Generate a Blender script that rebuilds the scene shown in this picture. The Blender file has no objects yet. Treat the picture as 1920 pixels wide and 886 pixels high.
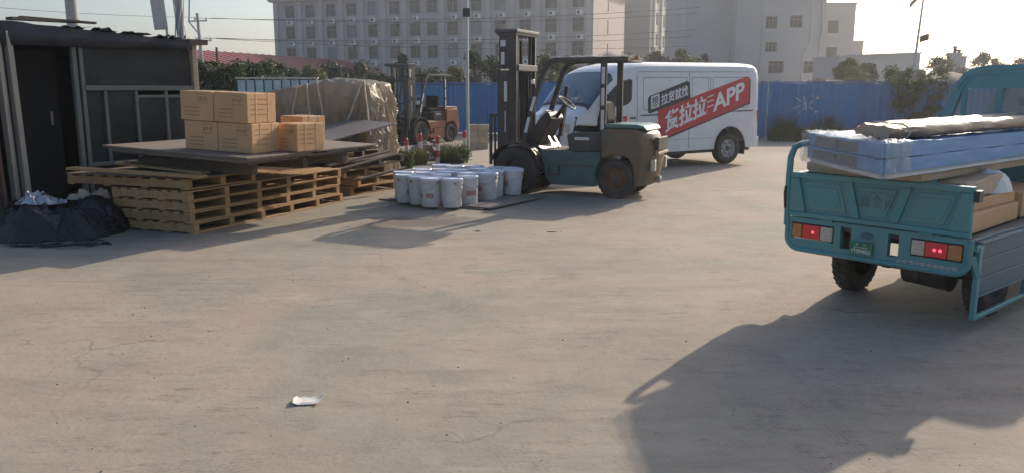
import bpy, bmesh, math, random
from mathutils import Vector, Matrix, Euler, noise
R = math.radians
sc = bpy.context.scene
COL = sc.collection

# ------------------------------------------------------------------ camera
cam_d = bpy.data.cameras.new('camera')
cam_d.lens = 28.125
cam_d.sensor_width = 36
cam_d.clip_start = 0.05
cam_d.clip_end = 6000
cam = bpy.data.objects.new('camera', cam_d)
cam.location = (0, 0, 1.68)
cam.rotation_euler = (R(90) - math.atan(273 / 1500), 0, 0)
COL.objects.link(cam)
sc.camera = cam

# ------------------------------------------------------------------ sky, sun, exposure
SUN_AZ, SUN_EL = R(35.5), R(23.6)          # azimuth measured from +Y towards +X
world = bpy.data.worlds.new('World')
sc.world = world
world.use_nodes = True
wn = world.node_tree
sky = wn.nodes.new('ShaderNodeTexSky')
sky.sky_type = 'NISHITA'
sky.sun_disc = False
sky.sun_elevation = SUN_EL
sky.sun_rotation = SUN_AZ
sky.altitude = 0
sky.air_density = 1.0
sky.dust_density = 3.2
sky.ozone_density = 3.0
bg = wn.nodes['Background']
bg.inputs['Strength'].default_value = 0.15
wn.links.new(sky.outputs[0], bg.inputs['Color'])

sun_d = bpy.data.lights.new('sun', 'SUN')
sun_d.energy = 4.0
sun_d.angle = R(0.6)
sun_d.color = (1.0, 0.86, 0.69)
sun = bpy.data.objects.new('sun', sun_d)
sv = Vector((math.sin(SUN_AZ) * math.cos(SUN_EL), math.cos(SUN_AZ) * math.cos(SUN_EL), math.sin(SUN_EL)))
sun.rotation_euler = sv.to_track_quat('Z', 'Y').to_euler()
sun.location = (20, 30, 30)
COL.objects.link(sun)

sc.view_settings.view_transform = 'Standard'
sc.view_settings.look = 'None'
sc.view_settings.exposure = 0.27
sc.view_settings.gamma = 1.0
sc.view_settings.use_curve_mapping = False
sc.cycles.use_denoising = True
sc.cycles.max_bounces = 6
sc.cycles.transparent_max_bounces = 16
sc.cycles.sample_clamp_indirect = 6

# ------------------------------------------------------------------ materials
def mat(name, col, rough=.6, metal=0., var=.12, scale=3., bump=0., bscale=40., dirt=None, dscale=2.,
        damt=.5, dsoft=.12, rnd=0., coat=0., trans=0., alpha=1., emit=None, estr=0., spec=.5, stretch=None):
    m = bpy.data.materials.new(name)
    m.use_nodes = True
    nt = m.node_tree
    N, L = nt.nodes, nt.links
    b = N['Principled BSDF']
    tc = N.new('ShaderNodeTexCoord')
    src = tc.outputs['Object']
    if stretch:
        mp = N.new('ShaderNodeMapping')
        mp.inputs['Scale'].default_value = stretch
        L.new(src, mp.inputs['Vector'])
        src = mp.outputs[0]
    oi = N.new('ShaderNodeObjectInfo')
    ad = N.new('ShaderNodeVectorMath'); ad.operation = 'MULTIPLY_ADD'
    ad.inputs[1].default_value = (37., 19., 53.)
    L.new(oi.outputs['Random'], ad.inputs[0]); L.new(src, ad.inputs[2])
    src = ad.outputs[0]
    n1 = N.new('ShaderNodeTexNoise')
    n1.inputs['Scale'].default_value = scale
    n1.inputs['Detail'].default_value = 6
    n1.inputs['Roughness'].default_value = .65
    L.new(src, n1.inputs['Vector'])
    mx = N.new('ShaderNodeMix'); mx.data_type = 'RGBA'
    lo = [max(0, c * (1 - var * 1.6)) for c in col]; hi = [min(1, c * (1 + var * 1.6)) for c in col]
    mx.inputs[6].default_value = (*lo, 1); mx.inputs[7].default_value = (*hi, 1)
    L.new(n1.outputs['Fac'], mx.inputs[0])
    out = mx.outputs[2]
    if dirt:
        n2 = N.new('ShaderNodeTexNoise')
        n2.inputs['Scale'].default_value = dscale
        n2.inputs['Detail'].default_value = 8
        n2.inputs['Roughness'].default_value = .7
        L.new(src, n2.inputs['Vector'])
        mr = N.new('ShaderNodeMapRange')
        c = .5 + (.5 - damt) * .6
        mr.inputs[1].default_value = c - dsoft; mr.inputs[2].default_value = c + dsoft
        L.new(n2.outputs['Fac'], mr.inputs[0])
        m2 = N.new('ShaderNodeMix'); m2.data_type = 'RGBA'
        L.new(mr.outputs[0], m2.inputs[0]); L.new(out, m2.inputs[6])
        m2.inputs[7].default_value = (*dirt, 1)
        out = m2.outputs[2]
    if rnd:
        hs = N.new('ShaderNodeHueSaturation')
        mr2 = N.new('ShaderNodeMapRange')
        mr2.inputs[3].default_value = 1 - rnd; mr2.inputs[4].default_value = 1 + rnd
        L.new(oi.outputs['Random'], mr2.inputs[0]); L.new(mr2.outputs[0], hs.inputs['Value'])
        L.new(out, hs.inputs['Color']); out = hs.outputs[0]
    L.new(out, b.inputs['Base Color'])
    b.inputs['Roughness'].default_value = rough
    b.inputs['Metallic'].default_value = metal
    b.inputs['Specular IOR Level'].default_value = spec
    b.inputs['Coat Weight'].default_value = coat
    b.inputs['Coat Roughness'].default_value = .12
    b.inputs['Transmission Weight'].default_value = trans
    b.inputs['Alpha'].default_value = alpha
    if emit:
        b.inputs['Emission Color'].default_value = (*emit, 1)
        b.inputs['Emission Strength'].default_value = estr
    if bump:
        n3 = N.new('ShaderNodeTexNoise')
        n3.inputs['Scale'].default_value = bscale
        n3.inputs['Detail'].default_value = 5
        L.new(src, n3.inputs['Vector'])
        bp = N.new('ShaderNodeBump')
        bp.inputs['Strength'].default_value = bump
        bp.inputs['Distance'].default_value = .02
        L.new(n3.outputs['Fac'], bp.inputs['Height']); L.new(bp.outputs[0], b.inputs['Normal'])
    return m

M = {}
M['plaster'] = mat('grey_plaster', (.34, .32, .30), .9, var=.07, scale=.25, dirt=(.28, .265, .25), dscale=.35, damt=.4, dsoft=.3)
M['plaster_pink'] = mat('pink_plaster', (.45, .37, .34), .9, var=.06, scale=.3, dirt=(.36, .29, .27), dscale=.4, damt=.4, dsoft=.3)
M['pilaster'] = mat('pilaster_plaster', (.39, .37, .35), .9, var=.06, scale=.5)
M['plaster2'] = mat('far_plaster', (.43, .42, .405), .9, var=.06, scale=.2, dirt=(.36, .35, .335), dscale=.3, damt=.4, dsoft=.3)
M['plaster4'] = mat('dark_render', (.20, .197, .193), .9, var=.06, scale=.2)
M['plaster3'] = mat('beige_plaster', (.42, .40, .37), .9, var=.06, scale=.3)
M['roofred'] = mat('red_roof_metal', (.36, .06, .05), .6, var=.1, scale=.6, dirt=(.26, .09, .07), dscale=.5, damt=.4)
M['glass'] = mat('window_glass', (.014, .018, .022), .12, var=.2, scale=.4, rnd=.5, spec=.35)
M['curtain'] = mat('curtained_glass', (.13, .15, .16), .2, var=.35, scale=.8, rnd=.5, spec=.35)
M['frame_w'] = mat('grey_window_frame', (.12, .125, .13), .5, var=.05)
M['ac'] = mat('ac_white', (.72, .70, .66), .6, var=.08, scale=2)
M['acdark'] = mat('ac_grille', (.06, .06, .06), .7)
M['blue'] = mat('blue_hoarding', (.030, .185, .42), .5, var=.12, scale=.8, dirt=(.07, .17, .28), dscale=.8, damt=.33, dsoft=.2, bump=.1, bscale=3, rnd=.1)
M['rust'] = mat('rust', (.16, .075, .035), .85, var=.3, scale=8)
M['concrete'] = mat('concrete', (.36, .34, .31), .9, var=.12, scale=2, bump=.3, bscale=20)
M['galv'] = mat('galvanised_steel', (.42, .43, .43), .45, metal=.6, var=.1, scale=5)
M['steel'] = mat('bare_steel', (.35, .34, .33), .4, metal=.8, var=.15, scale=6)
M['black'] = mat('black_paint', (.018, .018, .018), .45, var=.3, scale=4, dirt=(.07, .06, .05), dscale=6, damt=.33, dsoft=.2)
M['blackd'] = mat('dusty_black_paint', (.03, .029, .027), .6, var=.3, scale=5, dirt=(.10, .085, .07), dscale=5, damt=.42, dsoft=.25)
M['rubber'] = mat('tyre_rubber', (.022, .021, .02), .85, var=.25, scale=6, dirt=(.10, .085, .065), dscale=5, damt=.4, dsoft=.25, bump=.3, bscale=60)
M['green'] = mat('forklift_green', (.028, .15, .125), .45, var=.15, scale=3, dirt=(.035, .05, .042), dscale=3.2, damt=.45, dsoft=.25, coat=.15)
M['cwt'] = mat('worn_counterweight', (.16, .098, .056), .55, var=.35, scale=4, dirt=(.085, .10, .065), dscale=2.2, damt=.36, dsoft=.1, bump=.15, bscale=30)
M['greenlid'] = mat('faded_green_lid', (.05, .20, .155), .4, var=.12, scale=3, dirt=(.14, .13, .09), dscale=3, damt=.33, dsoft=.2, coat=.2)
M['orange'] = mat('orange_paint', (.27, .08, .028), .5, var=.15, scale=3, dirt=(.22, .10, .05), dscale=3, damt=.38)
M['sticker'] = mat('white_sticker', (.62, .61, .57), .5, var=.12, scale=20)
M['vinyl'] = mat('black_vinyl', (.02, .02, .021), .8, var=.2, spec=.15)
M['chrome'] = mat('worn_chrome', (.55, .55, .54), .25, metal=.9, var=.1)
M['vanwhite'] = mat('van_white', (.78, .78, .78), .4, var=.05, scale=2, dirt=(.60, .57, .52), dscale=2.2, damt=.40, dsoft=.3, coat=.5)
M['seam'] = mat('dark_seam', (.10, .10, .10), .7)
M['seamg'] = mat('grey_crease', (.27, .275, .28), .5)
M['trimg'] = mat('grey_trim', (.09, .09, .092), .55)
M['vglass'] = mat('van_side_glass', (.012, .013, .015), .06, var=.1, spec=.7)
M['wsglass'] = mat('windscreen_glass', (.05, .10, .15), .05, var=.25, scale=2, spec=1.0)  # reflected blue sky put into the base colour
M['red'] = mat('red_vinyl', (.54, .035, .045), .45, var=.05, scale=2)
M['white'] = mat('white_vinyl', (.74, .74, .73), .5, var=.03)
M['charcoal'] = mat('charcoal_vinyl', (.035, .036, .038), .5, var=.1)
M['teal'] = mat('teal_paint', (.050, .265, .285), .45, var=.16, scale=5, dirt=(.13, .25, .24), dscale=3.5, damt=.38, dsoft=.22, coat=.15, bump=.06, bscale=7)
M['tealb'] = mat('teal_blue_paint', (.035, .115, .17), .6, var=.12, scale=3, dirt=(.06, .11, .135), dscale=2.4, damt=.4, dsoft=.25, coat=.15)
M['lettertl'] = mat('raised_lettering', (.13, .26, .27), .45, var=.08, scale=9)
M['amber'] = mat('amber_lens', (.42, .17, .05), .2, var=.2, scale=30, coat=.6)
M['redlens'] = mat('red_lens', (.42, .015, .02), .2, var=.2, scale=30, coat=.6)
M['bulb'] = mat('lit_tail_bulb', (.9, .15, .2), .3, emit=(1., .07, .12), estr=1.6)
M['glow'] = mat('lit_red_lens', (.38, .02, .025), .25, emit=(1., .02, .04), estr=.07, coat=.6)
M['clearlens'] = mat('clear_lens', (.50, .45, .36), .2, var=.25, scale=30, coat=.6)
M['plate'] = mat('green_plate', (.015, .16, .075), .4, var=.08)
M['bluefilm'] = mat('blue_foam_wrap', (.095, .27, .52), .5, var=.14, scale=6, dirt=(.20, .38, .58), dscale=5, damt=.33, dsoft=.2, bump=.2, bscale=9, stretch=(.3, 1.5, 3), spec=.3)
M['foam'] = mat('white_foam', (.62, .62, .60), .6, var=.1, scale=8, bump=.2, bscale=20)
M['film'] = mat('clear_film', (.62, .61, .58), .18, var=.3, scale=14, alpha=.32, spec=.6, bump=.6, bscale=26)
M['panelend'] = mat('panel_ends', (.10, .09, .078), .7, var=.55, scale=7, stretch=(1, .8, 5))
M['kraft'] = mat('kraft_paper', (.42, .31, .21), .55, var=.18, scale=9, bump=.4, bscale=25)
M['card'] = mat('carton', (.62, .365, .175), .8, var=.08, scale=2.5, dirt=(.50, .285, .135), dscale=3, damt=.35, dsoft=.3, rnd=.06)
M['cardtape'] = mat('packing_tape', (.60, .43, .26), .35, var=.08)
M['print'] = mat('carton_print', (.37, .20, .09), .8, var=.2)
M['strap'] = mat('packing_strap', (.52, .38, .24), .5)
M['wood'] = mat('pallet_wood', (.41, .245, .11), .85, var=.25, scale=5, stretch=(1, 6, 6), rnd=.22, dirt=(.28, .175, .09), dscale=4, damt=.36, dsoft=.2, bump=.25, bscale=30)
M['woodold'] = mat('old_grey_wood', (.19, .145, .11), .9, var=.3, scale=5, stretch=(1, 6, 6), rnd=.3, dirt=(.10, .075, .055), dscale=4, damt=.42, dsoft=.2, bump=.3, bscale=30)
M['ply'] = mat('weathered_plywood', (.165, .125, .10), .75, var=.2, scale=3, dirt=(.25, .20, .16), dscale=2, damt=.36, dsoft=.25, rnd=.1, bump=.15, bscale=15)
M['plydark'] = mat('dark_ply_edge', (.09, .065, .05), .85, var=.25, scale=6)
M['board'] = mat('film_faced_board', (.15, .13, .12), .55, var=.15, scale=3, dirt=(.22, .19, .165), dscale=1.8, damt=.4, dsoft=.3)
M['bucket'] = mat('white_bucket', (.72, .69, .68), .42, var=.05, scale=4, dirt=(.48, .43, .37), dscale=5, damt=.36, dsoft=.2, rnd=.07)
M['lid'] = mat('bucket_lid', (.74, .74, .80), .35, var=.06, scale=5, rnd=.05)
M['labelred'] = mat('bucket_label', (.45, .23, .20), .55, var=.4, scale=40)
M['tarp'] = mat('woven_tarp', (.52, .43, .31), .4, var=.3, scale=3, dirt=(.19, .195, .205), dscale=2.4, damt=.50, dsoft=.14, bump=1., bscale=9, spec=.6, stretch=(2.2, 2.2, .7))
M['tarpfilm'] = mat('tarp_film', (.55, .50, .40), .25, var=.15, alpha=.22, bump=.5, bscale=18, spec=.8)
M['rope'] = mat('pale_rope', (.62, .54, .40), .6, var=.2, scale=30)
M['bagblack'] = mat('black_plastic_bag', (.014, .014, .015), .38, var=.3, scale=4, bump=.9, bscale=22, spec=.45)
M['silver'] = mat('silver_film', (.42, .42, .45), .25, metal=.5, var=.2, scale=5, bump=.4, bscale=20)
M['cloth'] = mat('dirty_cloth', (.46, .38, .27), .9, var=.25, scale=8, bump=.4, bscale=25)
M['slate'] = mat('dark_tarp', (.022, .027, .036), .8, var=.2, scale=2, dirt=(.06, .065, .07), dscale=2, damt=.35, dsoft=.2, bump=.4, bscale=6)
M['alu'] = mat('window_aluminium', (.13, .14, .122), .7, metal=.0, var=.12, scale=4)
M['post'] = mat('painted_post', (.22, .205, .175), .6, var=.15, scale=4)
M['darkin'] = mat('dark_interior', (.02, .02, .018), .9, var=.2)
M['shackglass'] = mat('dusty_window_glass', (.012, .0135, .013), .4, var=.3, scale=1.2, spec=.12, dirt=(.075, .082, .075), dscale=.9, damt=.4, dsoft=.3)
M['brickred'] = mat('brick_red_paint', (.075, .04, .033), .8, var=.2, scale=3)
M['bolred'] = mat('bollard_red', (.42, .035, .03), .5, var=.12, scale=8)
M['bolwhite'] = mat('bollard_white', (.55, .50, .45), .55, var=.12, scale=8)
M['leaf'] = mat('leaf', (.062, .088, .028), .6, var=.45, scale=1.4, spec=.4)
M['leafd'] = mat('dark_leaf', (.034, .056, .024), .6, var=.45, scale=1.2, spec=.4)
M['leafy'] = mat('yellow_leaf', (.12, .125, .04), .6, var=.4, scale=1.5, spec=.4)
M['leafdry'] = mat('dry_leaf', (.15, .12, .06), .7, var=.4, scale=2)
for k in ('leaf', 'leafd', 'leafy', 'leafdry'):
    nt = M[k].node_tree; b = nt.nodes['Principled BSDF']; o = nt.nodes['Material Output']
    tr = nt.nodes.new('ShaderNodeBsdfTranslucent'); ms = nt.nodes.new('ShaderNodeMixShader')
    ms.inputs[0].default_value = .35
    for l in list(b.inputs['Base Color'].links): nt.links.new(l.from_socket, tr.inputs['Color'])
    nt.links.new(b.outputs[0], ms.inputs[1]); nt.links.new(tr.outputs[0], ms.inputs[2]); nt.links.new(ms.outputs[0], o.inputs['Surface'])
nt = M['tarp'].node_tree; b = nt.nodes['Principled BSDF']; o = nt.nodes['Material Output']
tr = nt.nodes.new('ShaderNodeBsdfTranslucent'); ms = nt.nodes.new('ShaderNodeMixShader'); ms.inputs[0].default_value = .42
tr.inputs['Color'].default_value = (.62, .52, .38, 1)
nt.links.new(b.outputs[0], ms.inputs[1]); nt.links.new(tr.outputs[0], ms.inputs[2]); nt.links.new(ms.outputs[0], o.inputs['Surface'])
M['bark'] = mat('bark', (.10, .075, .05), .9, var=.3, scale=8)
M['dirt'] = mat('dirt_mound', (.23, .185, .135), .95, var=.3, scale=1.5, bump=.6, bscale=6)
M['stone'] = mat('rubble_stone', (.30, .26, .22), .95, var=.3, scale=3, rnd=.2)
M['block'] = mat('sand_block', (.42, .33, .22), .95, var=.15, scale=4, rnd=.1)
M['cable'] = mat('cable', (.03, .03, .03), .6)
M['cablew'] = mat('pale_cable', (.45, .45, .46), .5)
M['pebble'] = mat('pebble', (.20, .17, .14), .95, var=.4, scale=9)
M['paper'] = mat('scrap_paper', (.66, .62, .56), .8, var=.1, scale=12)
M['skyblue'] = mat('pale_blue_sheet', (.38, .50, .54), .25, var=.3, scale=2.5, spec=.6)
M['hill'] = mat('far_hill', (.07, .085, .05), .95, var=.3, scale=.05)
M['glassclear'] = mat('cab_glass', (.30, .33, .33), .15, var=.2, scale=6, alpha=.42, spec=.7)
M['stackc'] = mat('stack_render', (.40, .36, .34), .9, var=.1)

def ground_material():
    m = bpy.data.materials.new('yard_concrete'); m.use_nodes = True
    nt = m.node_tree; N, L = nt.nodes, nt.links
    b = N['Principled BSDF']
    geo = N.new('ShaderNodeNewGeometry')
    P = geo.outputs['Position']
    def nz(scale, detail=6, rough=.6, vec=P, dist=0):
        n = N.new('ShaderNodeTexNoise'); n.inputs['Scale'].default_value = scale
        n.inputs['Detail'].default_value = detail; n.inputs['Roughness'].default_value = rough
        n.inputs['Distortion'].default_value = dist
        L.new(vec, n.inputs['Vector']); return n.outputs['Fac']
    def rng(x, a, b_, c=0., d=1.):
        n = N.new('ShaderNodeMapRange'); n.inputs[1].default_value = a; n.inputs[2].default_value = b_
        n.inputs[3].default_value = c; n.inputs[4].default_value = d; L.new(x, n.inputs[0]); return n.outputs[0]
    def mix(f, a, b_):
        n = N.new('ShaderNodeMix'); n.data_type = 'RGBA'
        if isinstance(f, float): n.inputs[0].default_value = f
        else: L.new(f, n.inputs[0])
        for s, v in ((6, a), (7, b_)):
            if isinstance(v, tuple): n.inputs[s].default_value = (*v, 1)
            else: L.new(v, n.inputs[s])
        return n.outputs[2]
    def mth(op, a, b_=None):
        n = N.new('ShaderNodeMath'); n.operation = op
        for i, v in enumerate((a, b_)):
            if v is None: continue
            if isinstance(v, (int, float)): n.inputs[i].default_value = v
            else: L.new(v, n.inputs[i])
        return n.outputs[0]
    def stretched(sx, sy, rz):
        mp = N.new('ShaderNodeMapping'); mp.inputs['Scale'].default_value = (sx, sy, 1); mp.inputs['Rotation'].default_value = (0, 0, rz)
        L.new(P, mp.inputs['Vector']); return mp.outputs[0]
    col = mix(rng(nz(.35, 6, .6, dist=.9), .42, .58), (.375, .292, .225), (.285, .262, .202))
    col = mix(rng(nz(1.4, 6, .65), .45, .68, 0, .6), col, (.41, .345, .265))
    # dusty streaks along the driving direction
    col = mix(rng(nz(1.0, 7, .7, stretched(.5, 2.2, R(25))), .50, .72, 0, .5), col, (.44, .37, .285))
    col = mix(rng(nz(1.3, 7, .72, stretched(.6, 2.6, R(-30))), .54, .74, 0, .6), col, (.225, .185, .142))
    # scuffs
    col = mix(mth('MULTIPLY', rng(nz(7, 9, .85, stretched(.55, 1.6, R(15))), .53, .65, 0, .8), rng(nz(.9, 4), .42, .55)), col, (.15, .115, .088))
    col = mix(mth('MULTIPLY', rng(nz(16, 10, .85), .52, .64, 0, .65), rng(nz(.55, 5, .6), .46, .58)), col, (.17, .135, .105))
    col = mix(rng(nz(5, 10, .8), .52, .70, 0, .45), col, (.43, .36, .29))
    col = mix(rng(nz(60, 4, .7), .56, .78, 0, .45), col, (.15, .125, .105))
    col = mix(rng(nz(28, 5, .7), .58, .75, 0, .25), col, (.47, .41, .34))
    for rz_, sx_, sy_ in ((R(62), .5, 5.), (R(-58), .5, 5.), (R(115), .5, 4.)):
        col = mix(mth('MULTIPLY', rng(nz(1.2, 6, .62, stretched(sx_, sy_, rz_)), .57, .68, 0, .42), rng(nz(.4, 4), .47, .60)), col, (.19, .152, .118))
        col = mix(mth('MULTIPLY', rng(nz(1.7, 6, .62, stretched(sx_, sy_, rz_ + .3)), .58, .69, 0, .35), rng(nz(.5, 4), .47, .60)), col, (.47, .40, .31))
    # oil and water stains where machines stand, and a dark patch before the buckets
    sx = N.new('ShaderNodeSeparateXYZ'); L.new(P, sx.inputs[0])
    X, Y = sx.outputs[0], sx.outputs[1]
    def disc(cx, cy, r0, r1, squash=1.):
        dx = mth('SUBTRACT', X, cx); dy = mth('MULTIPLY', mth('SUBTRACT', Y, cy), squash)
        d = mth('SQRT', mth('ADD', mth('MULTIPLY', dx, dx), mth('MULTIPLY', dy, dy)))
        d = mth('ADD', d, mth('MULTIPLY', mth('SUBTRACT', nz(2.2, 6, .65), .5), 1.6))
        return rng(d, r0, r1, 1, 0)
    for cx, cy, r0, r1, s, a in ((-1.25, 10.25, .45, 1.0, 1.7, .7), (.6, 11.9, .5, 1.6, 1., .35), (-4.9, 9.3, .6, 2.0, 1., .3), (-1.9, 14.5, 1., 3., 1., .25)):
        col = mix(mth('MULTIPLY', disc(cx, cy, r0, r1, s), a), col, (.10, .088, .078))
    # tyre tracks: arcs with tread bars
    for cx, cy, rad, w, amt in ((6.2, 4.2, 4.6, .05, .75), (6.2, 4.2, 4.9, .05, .5), (-6.5, 12.5, 8.8, .06, .6), (-6.5, 12.5, 10.1, .06, .6), (8.0, -3.0, 9.6, .07, .6), (-9.5, 1.5, 10.2, .07, .75), (-9.5, 1.5, 11.6, .07, .75),
                                (-2.0, -6.0, 12.2, .06, .4), (3.5, -9., 13.3, .07, .65), (3.5, -9., 14.7, .07, .65), (-14., -2., 15.1, .07, .4), (-14., -2., 16.4, .08, .4)):
        dx = mth('SUBTRACT', X, cx); dy = mth('SUBTRACT', Y, cy)
        d = mth('SQRT', mth('ADD', mth('MULTIPLY', dx, dx), mth('MULTIPLY', dy, dy)))
        band = rng(mth('ABSOLUTE', mth('SUBTRACT', d, rad)), w, w * 2.2, 1, 0)
        ang = mth('ARCTAN2', dy, dx)
        bars = rng(mth('SINE', mth('ADD', mth('MULTIPLY', ang, rad * 150.), mth('MULTIPLY', d, 90.))), -.6, .6, .55, 1)
        lines = rng(mth('SINE', mth('ADD', mth('MULTIPLY', d, 190.), mth('MULTIPLY', nz(.8, 2), 6.))), -.4, .5, .3, 1)
        k = mth('MULTIPLY', mth('MULTIPLY', band, mth('MULTIPLY', bars, lines)), mth('MULTIPLY', mth('MULTIPLY', rng(nz(1.1, 5, .65), .44, .62), rng(nz(12, 6, .8), .38, .60)), amt))
        col = mix(k, col, (.18, .145, .12))
    # hairline cracks
    vo = N.new('ShaderNodeTexVoronoi'); vo.feature = 'DISTANCE_TO_EDGE'; vo.inputs['Scale'].default_value = .42
    wv = N.new('ShaderNodeVectorMath'); wv.operation = 'ADD'
    nv_ = N.new('ShaderNodeTexNoise'); nv_.inputs['Scale'].default_value = 1.6; nv_.inputs['Detail'].default_value = 6; L.new(P, nv_.inputs['Vector'])
    L.new(P, wv.inputs[0]); L.new(nv_.outputs['Color'], wv.inputs[1]); L.new(wv.outputs[0], vo.inputs['Vector'])
    col = mix(mth('MULTIPLY', rng(vo.outputs['Distance'], .001, .006, 1, 0), rng(nz(.5, 4), .50, .60, 0, .6)), col, (.14, .115, .095))
    # saw-cut joints between the bays
    for src, off, per in ((X, 1.3, 6.0), (Y, 2.6, 6.0)):
        q = mth('ADD', src, mth('MULTIPLY', mth('SUBTRACT', nz(1.5, 3), .5), .05))
        f = mth('ABSOLUTE', mth('SUBTRACT', mth('MODULO', mth('ADD', q, 600. + off), per), per / 2))
        col = mix(mth('MULTIPLY', rng(f, .006, .02, 1, 0), rng(nz(.7, 3), .50, .70, .0, .28)), col, (.17, .145, .125))
    L.new(col, b.inputs['Base Color'])
    b.inputs['Roughness'].default_value = .9
    b.inputs['Specular IOR Level'].default_value = .3
    bp = N.new('ShaderNodeBump'); bp.inputs['Strength'].default_value = .5; bp.inputs['Distance'].default_value = .012
    h = mth('ADD', mth('MULTIPLY', nz(35, 6, .7), .6), nz(4, 6, .6))
    L.new(h, bp.inputs['Height']); L.new(bp.outputs[0], b.inputs['Normal'])
    return m
M['ground'] = ground_material()

# ------------------------------------------------------------------ mesh helpers
class MB:
    def __init__(s): s.v = []; s.f = []
    def add(s, vs, fs, mtx=None):
        o = len(s.v)
        s.v += [tuple(mtx @ Vector(p)) if mtx else tuple(p) for p in vs]
        s.f += [tuple(i + o for i in f) for f in fs]
        return s
    def bx(s, x0, x1, y0, y1, z0, z1, mtx=None):
        return s.add([(x0, y0, z0), (x1, y0, z0), (x1, y1, z0), (x0, y1, z0), (x0, y0, z1), (x1, y0, z1), (x1, y1, z1), (x0, y1, z1)],
                     [(0, 3, 2, 1), (4, 5, 6, 7), (0, 1, 5, 4), (1, 2, 6, 5), (2, 3, 7, 6), (3, 0, 4, 7)], mtx)
    def prism(s, poly, a, b, axis='y', mtx=None):
        def P(u, w, t): return {'y': (u, t, w), 'x': (t, u, w), 'z': (u, w, t)}[axis]
        n = len(poly)
        vs = [P(u, w, a) for u, w in poly] + [P(u, w, b) for u, w in poly]
        fs = [tuple(range(n)), tuple(range(2 * n - 1, n - 1, -1))] + [(i, (i + 1) % n, n + (i + 1) % n, n + i) for i in range(n)]
        return s.add(vs, fs, mtx)
    def tube(s, pts, r, n=8, closed=False):
        pts = [Vector(p) for p in pts]; k = len(pts)
        rs = r if isinstance(r, (list, tuple)) else [r] * k
        rings = []; up = None
        for i in range(k):
            a = pts[i - 1] if (i or closed) else pts[0]
            c = pts[(i + 1) % k] if (i < k - 1 or closed) else pts[-1]
            t = (c - a).normalized()
            if up is None:
                up = Vector((0, 0, 1)) if abs(t.z) < .9 else Vector((1, 0, 0))
            x = t.cross(up)
            if x.length < 1e-5: x = t.orthogonal()
            x.normalize(); y = x.cross(t).normalized(); up = y
            rings.append([pts[i] + (x * math.cos(q) + y * math.sin(q)) * rs[i] for q in (2 * math.pi * j / n for j in range(n))])
        vs = [p for ring in rings for p in ring]
        fs = []
        for i in range(k if closed else k - 1):
            for j in range(n):
                a, b_ = i * n, ((i + 1) % k) * n
                fs.append((a + j, a + (j + 1) % n, b_ + (j + 1) % n, b_ + j))
        if not closed:
            fs += [tuple(range(n - 1, -1, -1)), tuple((k - 1) * n + j for j in range(n))]
        return s.add(vs, fs)
    def lathe(s, prof, n=24, mtx=None, caps=True):
        vs = []; fs = []
        for r, z in prof:
            vs += [(r * math.cos(2 * math.pi * j / n), r * math.sin(2 * math.pi * j / n), z) for j in range(n)]
        for i in range(len(prof) - 1):
            for j in range(n):
                fs.append((i * n + j, i * n + (j + 1) % n, (i + 1) * n + (j + 1) % n, (i + 1) * n + j))
        if caps:
            fs += [tuple(range(n - 1, -1, -1)), tuple((len(prof) - 1) * n + j for j in range(n))]
        return s.add(vs, fs, mtx)
    def beam(s, p, q, w, h):
        p, q = Vector(p), Vector(q); d = q - p
        m = Matrix.Translation(p) @ d.to_track_quat('X', 'Z').to_matrix().to_4x4()
        return s.bx(0, d.length, -w / 2, w / 2, -h / 2, h / 2, m)
    def build(s, name, m, parent=None, bevel=0, smooth=None, seg=2, recalc=True):
        me = bpy.data.meshes.new(name)
        me.from_pydata(s.v, [], s.f)
        if recalc:
            bm = bmesh.new(); bm.from_mesh(me); bmesh.ops.recalc_face_normals(bm, faces=bm.faces); bm.to_mesh(me); bm.free()
        me.materials.append(M[m] if isinstance(m, str) else m)
        if smooth is not None:
            me.shade_smooth(); me.set_sharp_from_angle(angle=R(smooth))
        o = bpy.data.objects.new(name, me)
        COL.objects.link(o)
        if parent: o.parent = parent
        if bevel:
            bv = o.modifiers.new('bevel', 'BEVEL'); bv.width = bevel; bv.segments = seg; bv.limit_method = 'ANGLE'; bv.angle_limit = R(35)
        return o

def tag(o, label, cat, group=None, kind=None):
    if label: o['label'] = label
    if cat: o['category'] = cat
    if group: o['group'] = group
    if kind: o['kind'] = kind
    return o
def thing(name, label, cat, loc=(0, 0, 0), rz=0., group=None):
    o = bpy.data.objects.new(name, None); COL.objects.link(o)
    o.location = loc; o.rotation_euler = (0, 0, rz)
    o.empty_display_size = .2
    return tag(o, label, cat, group)
def struct(o): o['kind'] = 'structure'; return o
def copy_tree(o, parent=None):
    c = o.copy(); COL.objects.link(c); c.parent = parent
    for ch in list(o.children): copy_tree(ch, c)
    return c
def share(o, parent, loc, name=None, rot=None):
    c = o.copy(); COL.objects.link(c); c.parent = parent; c.location = loc
    if rot is not None: c.rotation_euler = rot
    return c

_font = {}
def text_mesh(body, size, bold=.0, spacing=1.0):
    """2-D outline of a line of lettering as (verts, faces, width, height), from the built-in font."""
    cu = bpy.data.curves.new('lettering', 'FONT')
    cu.body = body; cu.size = size; cu.offset = bold; cu.space_character = spacing
    cu.resolution_u = 3
    ob = bpy.data.objects.new('lettering', cu); COL.objects.link(ob)
    bpy.context.view_layer.update()
    dg = bpy.context.evaluated_depsgraph_get()
    me = bpy.data.meshes.new_from_object(ob.evaluated_get(dg))
    vs = [(v.co.x, v.co.y) for v in me.vertices]; fs = [tuple(p.vertices) for p in me.polygons]
    bpy.data.objects.remove(ob); bpy.data.curves.remove(cu); bpy.data.meshes.remove(me)
    x0 = min(v[0] for v in vs); y0 = min(v[1] for v in vs)
    vs = [(a - x0, b - y0) for a, b in vs]
    return vs, fs, max(v[0] for v in vs), max(v[1] for v in vs)

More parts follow.
